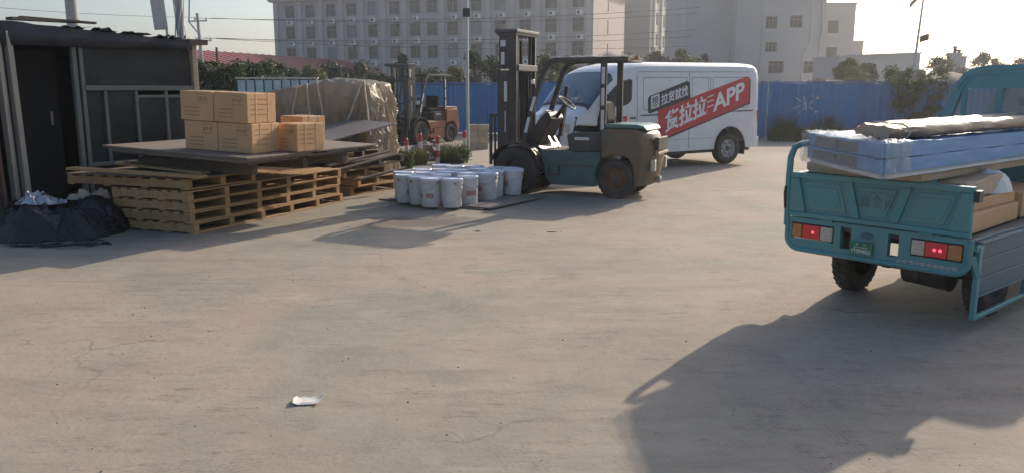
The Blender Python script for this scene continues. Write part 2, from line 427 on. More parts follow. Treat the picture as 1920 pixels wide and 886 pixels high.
def wall_holes(w, h, holes, depth, z0=0.):
    """front face (y=0, facing -y) of a w x h wall with rectangular openings and reveals"""
    mb = MB()
    xs = sorted({0., w, *[q for a in holes for q in a[:2]]}); zs = sorted({z0, h, *[q for a in holes for q in a[2:]]})
    for i in range(len(xs) - 1):
        for k in range(len(zs) - 1):
            cx, cz = (xs[i] + xs[i + 1]) / 2, (zs[k] + zs[k + 1]) / 2
            if any(a[0] < cx < a[1] and a[2] < cz < a[3] for a in holes): continue
            mb.add([(xs[i], 0, zs[k]), (xs[i + 1], 0, zs[k]), (xs[i + 1], 0, zs[k + 1]), (xs[i], 0, zs[k + 1])], [(0, 1, 2, 3)])
    for a, b, c, d in holes:
        mb.add([(a, 0, c), (b, 0, c), (b, 0, d), (a, 0, d), (a, depth, c), (b, depth, c), (b, depth, d), (a, depth, d)],
               [(0, 4, 5, 1), (1, 5, 6, 2), (2, 6, 7, 3), (3, 7, 4, 0)])
    return mb

def wheel(name, parent, x, y, r, w, rim_mat, rim_r=.55, side=1, tread=True):
    """tyre with rim and hub as sub-parts, axle along y; side=+1 shows the outer face towards +y"""
    rot = Matrix.Translation((0, 0, 0)) @ Matrix.Rotation(R(-90 * side), 4, 'X')
    h = w / 2; ri = r * rim_r
    t = MB().lathe([(ri, -h * .8), (r * .8, -h), (r * .95, -h * .9), (r, -h * .6), (r, h * .6), (r * .95, h * .9), (r * .8, h), (ri, h * .8), (ri * .98, 0)], 40, rot, caps=False)
    if tread:
        for k in range(28):
            a = 2 * math.pi * k / 28
            for sgn in (-1, 1):
                m = rot @ Matrix.Rotation(a + (.06 if sgn > 0 else 0), 4, 'Z') @ Matrix.Translation((r * 1.0, 0, sgn * h * .38)) @ Matrix.Rotation(R(25 * sgn), 4, 'X')
                t.bx(-.012, .012, -.022, .022, -h * .36, h * .36, m)
    ty = t.build('tyre', 'rubber', parent, smooth=40)
    ty.name = name; ty.location = (x, y, r)
    rm = MB().lathe([(ri, h * .78), (ri * .92, h * .6), (ri * .85, h * .25), (ri * .55, h * .35), (ri * .45, h * .6), (ri * .2, h * .65), (.001, h * .65)], 28, rot, caps=False)
    rm.build('rim', rim_mat, ty, smooth=35)
    hb = MB().lathe([(ri * .30, h * .55), (ri * .28, h * .85), (.001, h * .9)], 16, rot, caps=False)
    for k in range(6):
        a = 2 * math.pi * k / 6
        hb.lathe([(.014, h * .3), (.014, h * .62), (.001, h * .64)], 8, rot @ Matrix.Translation((ri * .66 * math.cos(a), ri * .66 * math.sin(a), 0)))
    hb.build('hub', 'blackd', ty, smooth=35)
    return ty

def torus_pts(r, n=28, mtx=None):
    pts = [Vector((r * math.cos(2 * math.pi * i / n), r * math.sin(2 * math.pi * i / n), 0)) for i in range(n)]
    return [mtx @ p for p in pts] if mtx else pts

# ------------------------------------------------------------------ ground
g = MB().add([(-2500, -300, 0), (2500, -300, 0), (2500, 4500, 0), (-2500, 4500, 0)], [(0, 1, 2, 3)]).build('ground', 'ground', recalc=False)
struct(g); g['label'] = 'dusty worn concrete yard with tyre marks'

# ------------------------------------------------------------------ far hills
hb = MB()
rng = random.Random(4)
N_ = 70
top = []
for i in range(N_ + 1):
    a = R(-60 + 120 * i / N_)
    d = 620
    hgt = 14 + 9 * noise.noise(Vector((i * .16, 2.2, 0))) + (9 if i > 44 else 0) + 2.5 * noise.noise(Vector((i * .8, 5, 0)))
    top.append((a, d, max(6, hgt)))
vs = []; fs = []
for a, d, h in top:
    for q, z in ((0, -1), (40, h * .7), (110, h), (260, -1)):
        vs.append(((d + q) * math.sin(a), (d + q) * math.cos(a), z))
for i in range(N_):
    for k in range(3): fs.append((i * 4 + k, (i + 1) * 4 + k, (i + 1) * 4 + k + 1, i * 4 + k + 1))
h = hb.add(vs, fs).build('hills', 'hill', smooth=60); struct(h); h['label'] = 'low wooded ridge on the far horizon'

# ------------------------------------------------------------------ office building
def window_unit(w, h, parent, loc, proto={}, panes=2, frame='frame_w', rot=None):
    key = (round(w, 2), round(h, 2), panes, frame)
    if key not in proto:
        f = MB(); t = .07
        f.bx(0, w, 0, .06, 0, t); f.bx(0, w, 0, .06, h - t, h); f.bx(0, t, .001, .06, t, h - t); f.bx(w - t, w, .001, .06, t, h - t)
        for i in range(1, panes): f.bx(w * i / panes - t / 2, w * i / panes + t / 2, .002, .058, t, h - t)
        f.bx(t, w - t, .003, .055, h * .66 - t / 2, h * .66 + t / 2)
        fo = f.build('window', frame, parent)
        p = MB().bx(.02, w - .02, .03, .045, .02, h - .02).build('pane', 'glass', fo)
        proto[key] = fo; fo.location = loc
        if rot is not None: fo.rotation_euler = rot
        return fo
    o = proto[key].copy(); COL.objects.link(o); o.parent = parent; o.location = loc
    if rot is not None: o.rotation_euler = rot
    for ch in proto[key].children:
        c = ch.copy(); COL.objects.link(c); c.parent = o
    return o

_cm = []
def curtain_mesh(d):
    if not _cm:
        _cm.append(d.copy()); _cm[0].materials[0] = M['curtain']
    return _cm[0]
office = thing('office_building', 'long grey four-storey office block with wall air conditioners behind the blue fence', 'building', (-35.8, 124, 0), math.atan2(-18, 46.3))
OW, OH = 49.6, 14.6
cols = [2.92, 6.53, 10.14, 13.59, 17.06, 20.63, 23.86, 26.53, 29.65, 33.18, 36.71, 40.24, 43.83, 47.55]
ww, wh = 1.62, 1.78
rows = [4.85, 7.92, 10.98, 14.03]
holes = []
for c in cols:
    for z in rows: holes.append((c - ww / 2, c + ww / 2, z - wh, z))
wl = wall_holes(OW, OH, holes, .32)
wl.build('front_wall', 'plaster', office)
MB().add([(0, 0, 0), (0, 17, 0), (0, 17, OH), (0, 0, OH), (OW, 17, 0), (OW, 17, OH)], [(0, 3, 2, 1), (1, 2, 5, 4)]).build('back_wall', 'plaster', office)
MB().bx(.3, OW - .3, 1.2, 16.5, 0, OH - .2).build('inner_core', 'darkin', office)
eh = [(7.2, 7.75, z - 2.0, z - .2) for z in (5.2, 8.2, 11.3, 14.3)]
ew = wall_holes(17, OH, eh, .25)
eo = ew.build('end_wall', 'plaster_pink', office); eo.location = (OW, 0, 0); eo.rotation_euler = (0, 0, R(90))
for a in eh:
    o = MB().bx(0, a[1] - a[0], 0, .04, 0, a[3] - a[2]).build('slit_window', 'glass', office)
    o.location = (OW - .2, a[0], a[2]); o.rotation_euler = (0, 0, R(90))
MB().bx(-.45, OW + .45, -.45, 17.4, OH, OH + .18).bx(-.6, OW + .6, -.6, 17.6, OH + .18, OH + .5).bx(-.2, OW + .2, -.2, 17.2, OH + .5, OH + 1.1).build('cornice', 'pilaster', office)
pil = None
edges = [.55] + [(cols[i] + cols[i + 1]) / 2 for i in range(13) if i != 6] + [49.05]
for e in edges:
    if pil is None:
        pil = MB().bx(-.35, .35, -.16, 0, 0, OH - .02).build('pilaster', 'pilaster', office); pil.location = (e, 0, 0)
    else: share(pil, office, (e, 0, 0))
MB().bx(0, OW, -.05, -.003, 5.6, 5.72).bx(0, OW, -.05, -.003, 8.65, 8.77).bx(0, OW, -.05, -.003, 11.7, 11.82).build('string_course', 'pilaster', office)
acp = None
rng = random.Random(8)
for ci, c in enumerate(cols):
    for ri_, z in enumerate(rows):
        wu = window_unit(ww, wh, office, (c - ww / 2, .18, z - wh))
        if (ci * 7 + ri_ * 5) % 6 == 1:
            for pn in wu.children: pn.data = curtain_mesh(pn.data)
        if ci == 7 or (ri_ == 0): continue
        loc = (c + .35 + rng.uniform(-.12, .12), -.03, z - wh - .95)
        if acp is None:
            acp = MB().bx(-.42, .42, -.36, -.02, 0, .56).build('air_conditioner', 'ac', office)
            MB().lathe([(.22, .0), (.22, .02), (.001, .025)], 16, Matrix.Translation((-.12, -.36, .28)) @ Matrix.Rotation(R(90), 4, 'X')).build('fan_grille', 'acdark', acp)
            MB().bx(-.45, .45, -.36, .02, -.06, -.01).build('bracket', 'galv', acp)
            MB().tube([(.42, -.15, .3), (.62, -.12, .25), (.7, -.02, .5), (.7, .0, .9)], .03, 5).build('pipe', 'ac', acp)
            acp.location = loc
        else:
            a = copy_tree(acp, office); a.location = loc
# ground-floor doorway canopy
MB().bx(24.6, 28.6, -1.6, -.01, 3.0, 3.25).build('canopy', 'pilaster', office)

# ------------------------------------------------------------------ second block behind
b2 = thing('far_office_block', 'tall grey block with a sunlit side of staggered windows behind the white van', 'building', (8.5, 141.0, 0), R(-21.2))
B2H, B2L = 19.5, 46
W2 = 15.2
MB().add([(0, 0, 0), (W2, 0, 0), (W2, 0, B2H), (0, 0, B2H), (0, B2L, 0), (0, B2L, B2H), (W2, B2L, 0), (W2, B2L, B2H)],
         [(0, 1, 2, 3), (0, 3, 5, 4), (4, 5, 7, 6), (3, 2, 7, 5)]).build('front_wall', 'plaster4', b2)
h2 = []
for i in range(7):
    x = 4 + i * 6.2
    for k in range(5): h2.append((x, x + 2.5, 2.2 + k * 3.5, 4.2 + k * 3.5))
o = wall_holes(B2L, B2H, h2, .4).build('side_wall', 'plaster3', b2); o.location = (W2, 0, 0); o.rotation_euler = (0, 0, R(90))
for a in h2: window_unit(2.5, 2.0, b2, (W2 - .25, a[0], a[2]), panes=3, rot=(0, 0, R(90)))
for i in range(8):
    o = MB().bx(-.5, .5, -.45, 0, 0, B2H).build('pier', 'plaster3', b2); o.location = (W2, 2.2 + i * 6.2, 0); o.rotation_euler = (0, 0, R(90))
MB().bx(-.3, W2 + .6, -.3, B2L + .3, B2H, B2H + .6).build('parapet', 'plaster3', b2)

# ------------------------------------------------------------------ third block with the few small windows
b3 = thing('plain_grey_block', 'plain grey rendered block with five small barred windows', 'building', (21.6, 79.4, 0), 0)
B3H = 15
win3 = [(24.42, 25.52, 7.54, 8.69), (26.74, 27.95, 7.64, 8.79), (24.5, 25.6, 5.37, 6.28), (24.92, 26.4, 3.33, 4.5), (28.31, 29.8, 3.33, 4.5)]
w3l = [(a - 21.6, b - 21.6, c, d) for a, b, c, d in win3]
wall_holes(8.55, B3H, w3l, .25).build('front_wall', 'plaster2', b3)
for a in w3l: window_unit(a[1] - a[0], a[3] - a[2], b3, (a[0], .15, a[2]), panes=3)
MB().add([(0, 0, 0), (0, 0, B3H), (0, 12, B3H), (0, 12, 0), (8.55, 0, 0), (8.55, 12, 0), (8.55, 12, B3H), (8.55, 0, B3H)], [(0, 1, 2, 3), (4, 5, 6, 7), (1, 7, 6, 2), (3, 2, 6, 5)]).build('outer_wall', 'plaster3', b3)
MB().bx(.3, 8.2, 1.5, 11.5, 0, B3H - .2).build('inner_core', 'darkin', b3)
MB().bx(-4.6, -.01, 2.0, 12, 0, B3H).build('recessed_wing', 'plaster2', b3)
MB().bx(2.42, 2.62, -.12, -.002, 0, B3H).bx(8.2, 8.5, -.16, -.002, 0, B3H).build('corner_trim', 'pilaster', b3)
MB().tube([(6.6, -.12, 0), (6.6, -.12, 5.2), (7.2, -.12, 6.2), (7.2, -.12, 11)], .07, 6).tube([(8.1, -.2, 0), (8.1, -.2, 6), (8.35, -.2, 7.5), (8.1, -.2, 10.5)], .06, 6).build('drainpipe', 'bolwhite', b3)

b4 = thing('stepped_grey_block', 'grey block with balcony boxes along its right edge, beside the plain block', 'building', (35.2, 95, 0), 0)
MB().bx(0, 4.3, 0, 14, 0, 11.35).build('wall', 'plaster2', b4)
MB().bx(-.1, 4.4, -.1, 14.1, 11.35, 11.6).build('parapet', 'pilaster', b4)
for z in (4.4, 7.0, 9.6): MB().bx(4.31, 4.75, 1.5, 4., z, z + 1.3).build('balcony_box', 'pilaster', b4)
MB().bx(1.2, 2.4, -.04, -.003, 8.2, 9.6).bx(1.2, 2.4, -.04, -.003, 5.2, 6.6).build('window', 'glass', b4)
b5 = thing('small_roof_house', 'small pale house beside the stepped grey block', 'building', (41.2, 101, 0), 0)
MB().bx(0, 2.0, 0, 6, 0, 7.5).build('wall', 'plaster3', b5)
MB().bx(-.1, 2.1, -.1, 6.1, 7.5, 7.7).build('roof', 'pilaster', b5)
b6 = thing('long_low_shed', 'long low flat-roofed grey shed beyond the dirt mound', 'building', (28.0, 70, 0), 0)
MB().prism([(0, 0), (6.9, 0), (6.9, 4.75), (0, 4.5)], 0, 6, 'y').build('wall', 'plaster2', b6)
MB().prism([(-.1, 4.5), (7.0, 4.757), (7.0, 4.9), (-.1, 4.64)], -.12, 6.1, 'y').build('roof', 'pilaster', b6)
# two rendered stacks
for i, (px_, wd, ht) in enumerate(((32.4, .72, 4.25), (33.25, .78, 4.05))):
    s_ = thing('square_stack', ['left and taller of two square rendered stacks over the trees', 'right and shorter of two square rendered stacks over the trees'][i], 'chimney', (px_, 60 + i, 0), 0, 'square stacks over the trees')
    MB().bx(-wd / 2, wd / 2, -wd / 2, wd / 2, 0, ht).build('shaft', 'stackc', s_)
    MB().bx(-wd / 2 - .06, wd / 2 + .06, -wd / 2 - .06, wd / 2 + .06, ht, ht + .14).build('cap', 'stackc', s_)
    MB().lathe([(.12, ht + .14), (.12, ht + .5), (.17, ht + .5), (.17, ht + .62), (.1, ht + .62)], 12).build('flue', 'blackd', s_)
# lattice mast
lt = thing('lattice_mast', 'thin lattice telecom mast far off above the trees', 'tower', (178, 310, 0), 0)
mb = MB()
for k in range(8):
    z0, z1 = k * 2.6, (k + 1) * 2.6; w0, w1 = 1.5 - k * .16, 1.5 - (k + 1) * .16
    for sx_, sy_ in ((1, 1), (1, -1), (-1, 1), (-1, -1)): mb.beam((sx_ * w0, sy_ * w0, z0), (sx_ * w1, sy_ * w1, z1), .16, .16)
    for s_ in (-1, 1):
        mb.beam((-w0, s_ * w0, z0), (w1, s_ * w1, z1), .1, .1); mb.beam((w0, s_ * w0, z0), (-w1, s_ * w1, z1), .1, .1)
mb.build('lattice', 'galv', lt)
MB().lathe([(.9, 13.6), (.9, 14.8)], 10).lathe([(.12, 20.8), (.08, 24)], 6).build('antenna', 'galv', lt)

# ------------------------------------------------------------------ red-roofed shed on the left
rr = thing('red_roof_warehouse', 'low warehouse with a long red metal roof behind the left-hand trees', 'building', (-36.0, 86, 0), R(72))
MB().bx(0, 40, -7, 7, 0, 3.9).build('wall', 'plaster3', rr)
rf = MB().prism([(-7.6, 3.91), (0, 5.9), (7.6, 3.91), (7.6, 4.05), (0, 6.06), (-7.6, 4.05)], -.5, 40.5, 'x').build('roof', 'roofred', rr)
for i in range(28):
    o = MB().prism([(-7.6, 4.06), (0, 6.07), (0, 6.15), (-7.6, 4.14)], -.04, .04, 'x').build('roof_seam', 'roofred', rf) if i == 0 else share(sm0, rf, (0, 0, 0))
    if i == 0: sm0 = o
    o.location = (.3 + i * 1.45, 0, 0)

# ------------------------------------------------------------------ blue hoarding
def hoarding(a, b, name, label, h=1.92):
    a, b = Vector(a), Vector(b); L_ = (b - a).length
    t = thing(name, label, 'fence', (a.x, a.y, 0), math.atan2(b.y - a.y, b.x - a.x), 'blue site hoarding')
    n = round(L_ / 1.0); w = L_ / n
    mb = MB(); poly = []
    k = 5
    for i in range(k):
        x0 = i * w / k
        poly += [(x0, 0), (x0 + w / k * .35, 0), (x0 + w / k * .5, -.028), (x0 + w / k * .85, -.028)]
    poly.append((w - .004, 0))
    back = [(x, y + .004) for x, y in reversed(poly)]
    mb.prism(poly + back, .06, h, 'z')
    p0 = mb.build('panel', 'blue', t)
    r2 = random.Random(int(L_ * 10))
    for i in range(n):
        p = p0 if i == 0 else share(p0, t, (0, 0, 0))
        p.location = (i * w, r2.uniform(-.012, .012), r2.uniform(-.03, .03)); p.rotation_euler = (R(r2.uniform(-.6, .6)), 0, 0)
    q0 = MB().bx(-.04, .04, .06, .14, 0, h - .05).build('post', 'galv', t)
    for i in range(0, n + 1, 3):
        q = q0 if i == 0 else share(q0, t, (0, 0, 0))
        q.location = (i * w, 0, 0)
    MB().bx(0, L_, .035, .06, h - .35, h - .29).bx(0, L_, .035, .06, .4, .46).build('rail', 'galv', t)
    MB().bx(0, L_, -.05, .02, h + .02, h + .07).build('top_cap', 'blue', t)
    return t
hoarding((-13, 36.0), (8.9, 28.3), 'hoarding_fence', 'blue corrugated hoarding running behind both forklifts')
f2 = hoarding((8.93, 28.28), (26, 26.6), 'hoarding_fence', 'faded blue hoarding with a white scrawl, between van and tricycle cab')
# white chalk scrawl on the hoarding
mb = MB()
for p, q in (((.9, 1.45), (1.65, .95)), ((1.05, .9), (1.7, 1.5)), ((1.2, 1.5), (1.35, .8)), ((.85, 1.05), (1.4, 1.3)), ((1.45, 1.5), (1.8, 1.35)), ((1.5, .85), (1.75, 1.0))):
    mb.beam((p[0], -.036, p[1]), (q[0], -.036, q[1]), .004, .03)
mb.build('chalk_scrawl', 'bolwhite', f2)

# dirt mound behind the right-hand hoarding
vs = []; fs = []; nx, ny = 50, 8
for i in range(nx + 1):
    for j in range(ny + 1):
        x = 6 + 24 * i / nx; y = 28.9 + 5.5 * j / ny - (x - 8) * .1
        e = math.sin(math.pi * min(1, i / nx * 1.0)) ** .35 * math.sin(math.pi * min(1, (j + .25) / (ny + .25))) ** .6
        z = 2.4 * e * (.9 + .25 * noise.noise(Vector((x * .5, y * .6, 3)))) + .25 * noise.noise(Vector((x * 2.3, y * 2.3, 1))) * e - .05
        vs.append((x, y, z))
for i in range(nx):
    for j in range(ny):
        a = i * (ny + 1) + j; fs.append((a, a + ny + 1, a + ny + 2, a + 1))
o = MB().add(vs, fs).build('dirt_mound', 'dirt', smooth=50); struct(o); o['label'] = 'heaped earth behind the blue hoarding'

# ------------------------------------------------------------------ vegetation
def leaf_cloud(clumps, n, size, rng, up=.3, squash=1.):
    vs = []; fs = []
    for _ in range(n):
        c, r = rng.choice(clumps)
        d = Vector((rng.gauss(0, 1), rng.gauss(0, 1), rng.gauss(0, 1) * squash))
        d = d.normalized() * r * (rng.random() ** .5)
        p = Vector(c) + d
        nrm = (d.normalized() + Vector((rng.uniform(-1, 1), rng.uniform(-1, 1), rng.uniform(-.4, 1) + up))).normalized()
        a = nrm.orthogonal().normalized(); a.rotate(Matrix.Rotation(rng.uniform(0, 6.28), 3, nrm))
        b = nrm.cross(a)
        s = size * rng.uniform(.6, 1.35)
        o = len(vs)
        vs += [p - a * s, p + b * s * .42 + nrm * s * .12, p + a * s, p - b * s * .42 + nrm * s * .12]
        fs.append((o, o + 1, o + 2, o + 3))
    return vs, fs
def tree(label, loc, h, rx, seed, leaf='leaf', trunk_h=None, n=1500, size=.14, name='tree', cat='tree', group=None, low=.25, cone=False, nclump=26):
    rng = random.Random(seed)
    t = thing(name, label, cat, loc, rng.uniform(0, 6), group)
    cl = []
    for _ in range(nclump):
        u = rng.random()
        z = h * (low + (1 - low) * u) * .95
        k = (1 - u) ** .8 if cone else math.sin(math.pi * (.12 + .83 * u)) ** .7
        a = rng.uniform(0, 6.283); rr_ = rx * k * rng.uniform(.3, .95)
        cl.append(((rr_ * math.cos(a), rr_ * math.sin(a), z), rx * rng.uniform(.2, .42)))
    cl.append(((0, 0, h * .93), rx * .22))
    vs, fs = leaf_cloud(cl, n, size, rng)
    MB().add(vs, fs).build('crown', leaf, t, recalc=False)
    th = trunk_h or h * .7
    tb = MB().tube([(0, 0, -.05), (rng.uniform(-.05, .05) * h, rng.uniform(-.05, .05) * h, th * .5), (rng.uniform(-.08, .08) * h, rng.uniform(-.05, .05) * h, th)], [.028 * h, .02 * h, .008 * h], 7)
    for c, r in cl[:9]: tb.tube([(0, 0, min(c[2] * .6, th * .8)), (c[0] * .5, c[1] * .5, c[2] * .85), c], [.010 * h, .007 * h, .004 * h], 5)
    tb.build('trunk', 'bark', t)
    return t
def P(px, Y): return ((px - 960) / 1500 * Y, Y, 0)
G1 = 'trees behind the blue hoarding'
for i, (px, Y, h, rx, leaf, lab) in enumerate((
        (552, 48, 2.9, 1.4, 'leafd', 'dark bush at the left foot of the grey office block'),
        (590, 46, 3.0, 1.2, 'leafy', 'yellowish thin tree over the tarpaulin heap at the office front'),
        (632, 52, 3.3, 1.6, 'leafd', 'dark round tree in front of the third column of office windows'),
        (680, 54, 3.4, 1.7, 'leafd', 'broad dark tree just above the right half of the tarpaulin heap'),
        (722, 50, 2.6, 1.2, 'leaf', 'low green bush at the tarpaulin heap right shoulder'),
        (760, 52, 4.0, 1.1, 'leafd', 'tall dark conical tree behind the orange forklift mast'),
        (812, 50, 2.8, 1.4, 'leafd', 'dark bush right of the orange forklift mast'),
        (850, 42, 2.9, 1.0, 'leafy', 'yellow-green feathery shrub left of the lamp pole'),
        (892, 40, 3.6, .9, 'leaf', 'slender green tree just right of the lamp pole'),
        (925, 42, 3.3, 1.2, 'leafd', 'dark shrub beside the green forklift mast'),
        (1022, 40, 3.3, 1.3, 'leaf', 'green leafy tree framed under the green forklift overhead guard'),
        (1062, 43, 3.0, 1.2, 'leaf', 'green shrub over the van bonnet behind the hoarding'),
        (1110, 47, 3.2, 1.3, 'leafd', 'dark shrub behind the van windscreen'),
        (1175, 58, 4.2, 1.5, 'leaf', 'tree top just over the van roof front'),
        (1225, 60, 4.5, 1.5, 'leaf', 'pale olive tree over the middle of the van roof'),
        (1268, 58, 4.6, 1.6, 'leaf', 'olive tree over the van roof below the striped block'),
        (1312, 60, 4.3, 1.4, 'leafd', 'darker tree over the van roof near the plain block'))):
    tree(lab, P(px, Y), h, rx, 100 + i, leaf, group=G1, cone=('conical' in lab), n=3600, size=.12 if Y < 45 else .15, low=.1)
G2 = 'trees left of the office block'
for i, (px, Y, h, rx, leaf, lab) in enumerate((
        (345, 25, 2.5, 1.1, 'leafd', 'dark bush right behind the shack corner'),
        (385, 24, 2.55, 1.0, 'leaf', 'green tree beside the shack end post'),
        (412, 26, 2.6, .9, 'leafy', 'light green bush under the thin bare pole'),
        (440, 24, 2.4, 1.0, 'leaf', 'green bush behind the left end of the pale blue panels'),
        (472, 28, 2.6, 1.1, 'leafd', 'dark bush over the pale blue panels'),
        (505, 30, 2.7, 1.1, 'leaf', 'bright bush at the end of the red roof'),
        (530, 36, 2.8, 1.2, 'leafd', 'dark tree at the office block left corner'),
        (300, 26, 2.3, 1.2, 'leafd', 'dark bush behind the shack roof'))):
    tree(lab, P(px, Y), h, rx, 200 + i, leaf, group=G2, n=3800, size=.08, low=.1)
G3 = 'trees beyond the dirt mound'
for i, (px, Y, h, rx, leaf, lab) in enumerate((
        (1578, 44, 3.4, 1.1, 'leafy', 'yellow-green bush left of the long low shed'),
        (1612, 48, 3.2, 1.1, 'leaf', 'green bush in front of the long low shed'),
        (1668, 46, 2.7, 1.0, 'leafd', 'low bush in front of the shed right half'),
        (1740, 52, 3.7, 1.5, 'leafd', 'round dark tree left of the two square stacks'),
        (1712, 48, 2.9, 1.0, 'leaf', 'bush at the foot of the leaning lamp pole'),
        (1820, 66, 4.6, 1.2, 'leafd', 'tree under the distant lattice mast'),
        (1845, 64, 4.2, 1.3, 'leafd', 'dark tree right of the distant lattice mast'),
        (1895, 70, 4.4, 1.8, 'leafd', 'tree peeping over the tricycle cab roof'),
        (1790, 58, 3.2, 1.0, 'leaf', 'low tree at the foot of the square stacks'))):
    tree(lab, P(px, Y), h, rx, 300 + i, leaf, group=G3, n=2800, size=.14, low=.1)

def weeds(label, loc, h, r, n, seed, leaf='leaf', name='weed_clump', group='weeds along the hoarding', size=.05):
    rng = random.Random(seed)
    t = thing(name, label, 'weeds', loc, 0, group)
    mb = MB()
    for _ in range(n // 6):
        a = rng.uniform(0, 6.28); q = r * rng.random() ** .5
        bx_, by_ = q * math.cos(a), q * math.sin(a)
        hh = h * rng.uniform(.5, 1.05); lx, ly = rng.gauss(0, .18) * hh, rng.gauss(0, .18) * hh
        w = rng.uniform(.006, .012)
        mb.add([(bx_ - w, by_, 0), (bx_ + w, by_, 0), (bx_ + lx * .5 + w * .7, by_ + ly * .5, hh * .6), (bx_ + lx * .5 - w * .7, by_ + ly * .5, hh * .6), (bx_ + lx, by_ + ly, hh)], [(0, 1, 2, 3), (3, 2, 4)])
    mb.build('stalks', leaf, t, recalc=False)
    cl = []
    for _ in range(14):
        a = rng.uniform(0, 6.28); q = r * rng.random() ** .5
        cl.append(((q * math.cos(a), q * math.sin(a), h * rng.uniform(.15, .8) * (1 - .4 * q / r)), r * .3))
    vs, fs = leaf_cloud(cl, n, size, rng)
    MB().add(vs, fs).build('leaves', leaf, t, recalc=False)
    return t
WEEDS = [
    (1462, 27.2, 1.05, .45, 'leaf', 'weeds climbing the hoarding close to the van rear'),
    (1500, 27.0, .7, .5, 'leafdry', 'dry weeds between van rear and chalk scrawl'),
    (1545, 26.9, 1.05, .5, 'leaf', 'bushy weeds under the chalk scrawl'),
    (1590, 26.8, .6, .5, 'leafdry', 'low dry weeds right of the chalk scrawl'),
    (1630, 26.8, .8, .45, 'leaf', 'weed clump above the brown roll on the tricycle load'),
    (1672, 26.7, .9, .5, 'leafd', 'weed clump left of the hanging vine'),
    (1750, 26.6, .8, .5, 'leafdry', 'dry weed clump right of the hanging vine'),
    (848, 18.9, .55, .38, 'leaf', 'grassy weeds between the striped bollards and the lamp pole'),
    (778, 18.5, .42, .3, 'leafy', 'yellow-green weeds at the foot of the first striped bollard'),
    (752, 17.5, .5, .25, 'leaf', 'weeds beside the torn edge of the tarpaulin'),
]
for i, (px, Y, h, r, leaf, lab) in enumerate(WEEDS):
    weeds(lab, P(px, Y), h, r, 1000, 500 + i, leaf, size=.05 if Y > 20 else .035)
# vine over the hoarding
vn = thing('climbing_vine', 'thick climbing vine spilling over the faded blue hoarding', 'vine', (13.75, 27.5, 0), R(-5.6))
rng = random.Random(77); cl = []
for _ in range(60):
    u = rng.uniform(-1, 1); z = rng.random() ** .8 * 2.35
    wd = .45 + .65 * (z / 2.3) ** 1.1
    cl.append(((u * wd, rng.uniform(-.15, .12), z), rng.uniform(.12, .3)))
vs, fs = leaf_cloud(cl, 5200, .055, rng)
MB().add(vs, fs).build('leaves', 'leaf', vn, recalc=False)
st = MB()
for k in range(6):
    x = rng.uniform(-.3, .3); st.tube([(x, -.05, 0), (x + rng.uniform(-.2, .2), -.06, .8), (x * 2, -.05, 1.5), (x * 2.5, .1, 2.1)], [.02, .015, .012, .008], 5)
st.build('stems', 'bark', vn)
# scrub on top of the mound
for i, (px, Y, z, h, r, leaf, lab) in enumerate((
        (1440, 30.5, 1.75, .45, .5, 'leaf', 'scrub on the dirt mound just right of the van roof'),
        (1530, 30.3, 1.9, .35, .5, 'leafdry', 'dry scrub on the dirt mound below the lower small windows'),
        (1600, 30.2, 1.95, .4, .55, 'leafy', 'yellow scrub on the dirt mound before the long shed'),
        (1690, 30., 1.85, .5, .6, 'leaf', 'scrub on the dirt mound above the vine'),
        (1770, 29.6, 1.7, .55, .6, 'leafdry', 'dry scrub on the dirt mound below the square stacks'))):
    p = P(px, Y); weeds(lab, (p[0], p[1], z - .1), h, r, 800, 600 + i, leaf, group='scrub on the dirt mound')

# ------------------------------------------------------------------ poles and cables
lp = thing('lamp_pole', 'thin pale lamp pole with a floodlight between the two forklifts', 'lamp', (-1.08, 19.72, 0))
MB().lathe([(.042, 0), (.040, 2), (.034, 4.5)], 12).build('pole', 'galv', lp, smooth=40)
MB().bx(-.12, .12, -.12, .12, 0, .02).build('base_plate', 'galv', lp)
fl = MB().bx(-.09, .09, -.14, -.045, 3.40, 3.60).build('floodlight', 'black', lp, bevel=.01)
MB().bx(-.075, .075, -.147, -.141, 3.42, 3.58).build('lens', 'glass', fl)
MB().bx(-.03, .07, -.10, .06, 3.82, 3.95).build('junction_box', 'ac', lp)
def cable(name, label, p, q, sag, r, m='cable', n=24, group=None):
    p, q = Vector(p), Vector(q)
    pts = [p.lerp(q, i / n) - Vector((0, 0, 4 * sag * (i / n) * (1 - i / n))) for i in range(n + 1)]
    return tag(MB().tube(pts, r, 5).build(name, m), label, 'cable', group)
cable('overhead_cable', 'pale sagging cable looping up to the lamp pole top', (-5.6, 20.6, 4.75), (-1.1, 19.72, 4.12), .55, .012, 'cablew')
cable('overhead_cable', 'dark cable beside the pale one rising to the lamp pole', (-9., 24, 5.2), (-1.06, 19.74, 4.3), .5, .008, 'cable')
cable('overhead_cable', 'thin cable from the lamp pole toward the upper right', (-1.06, 19.74, 4.35), (6., 24, 7.2), .3, .008, 'cable')
# leaning pole on the right
rp = thing('leaning_lamp_pole', 'leaning slim pole with a small lamp and a solar panel against the bright sky', 'lamp', (15.6, 32, 0)); rp.rotation_euler = (0, R(3.0), 0)
MB().lathe([(.06, 0), (.05, 3), (.035, 6.2)], 10).build('pole', 'galv', rp, smooth=40)
o = MB().bx(-.18, .18, -.02, .02, -.14, .14).build('lamp_head', 'trimg', rp, bevel=.01); o.location = (.2, -.1, 3.7); o.rotation_euler = (R(30), R(-20), 0)
o = MB().bx(-.3, .3, -.02, .02, -.2, .2).build('solar_panel', 'glass', rp); o.location = (-.3, 0, 5.1); o.rotation_euler = (R(60), R(-50), 0)
MB().beam((0, 0, 5.2), (-.3, 0, 5.1), .03, .03).beam((0, 0, 3.7), (.2, -.1, 3.7), .03, .03).build('bracket', 'galv', rp)
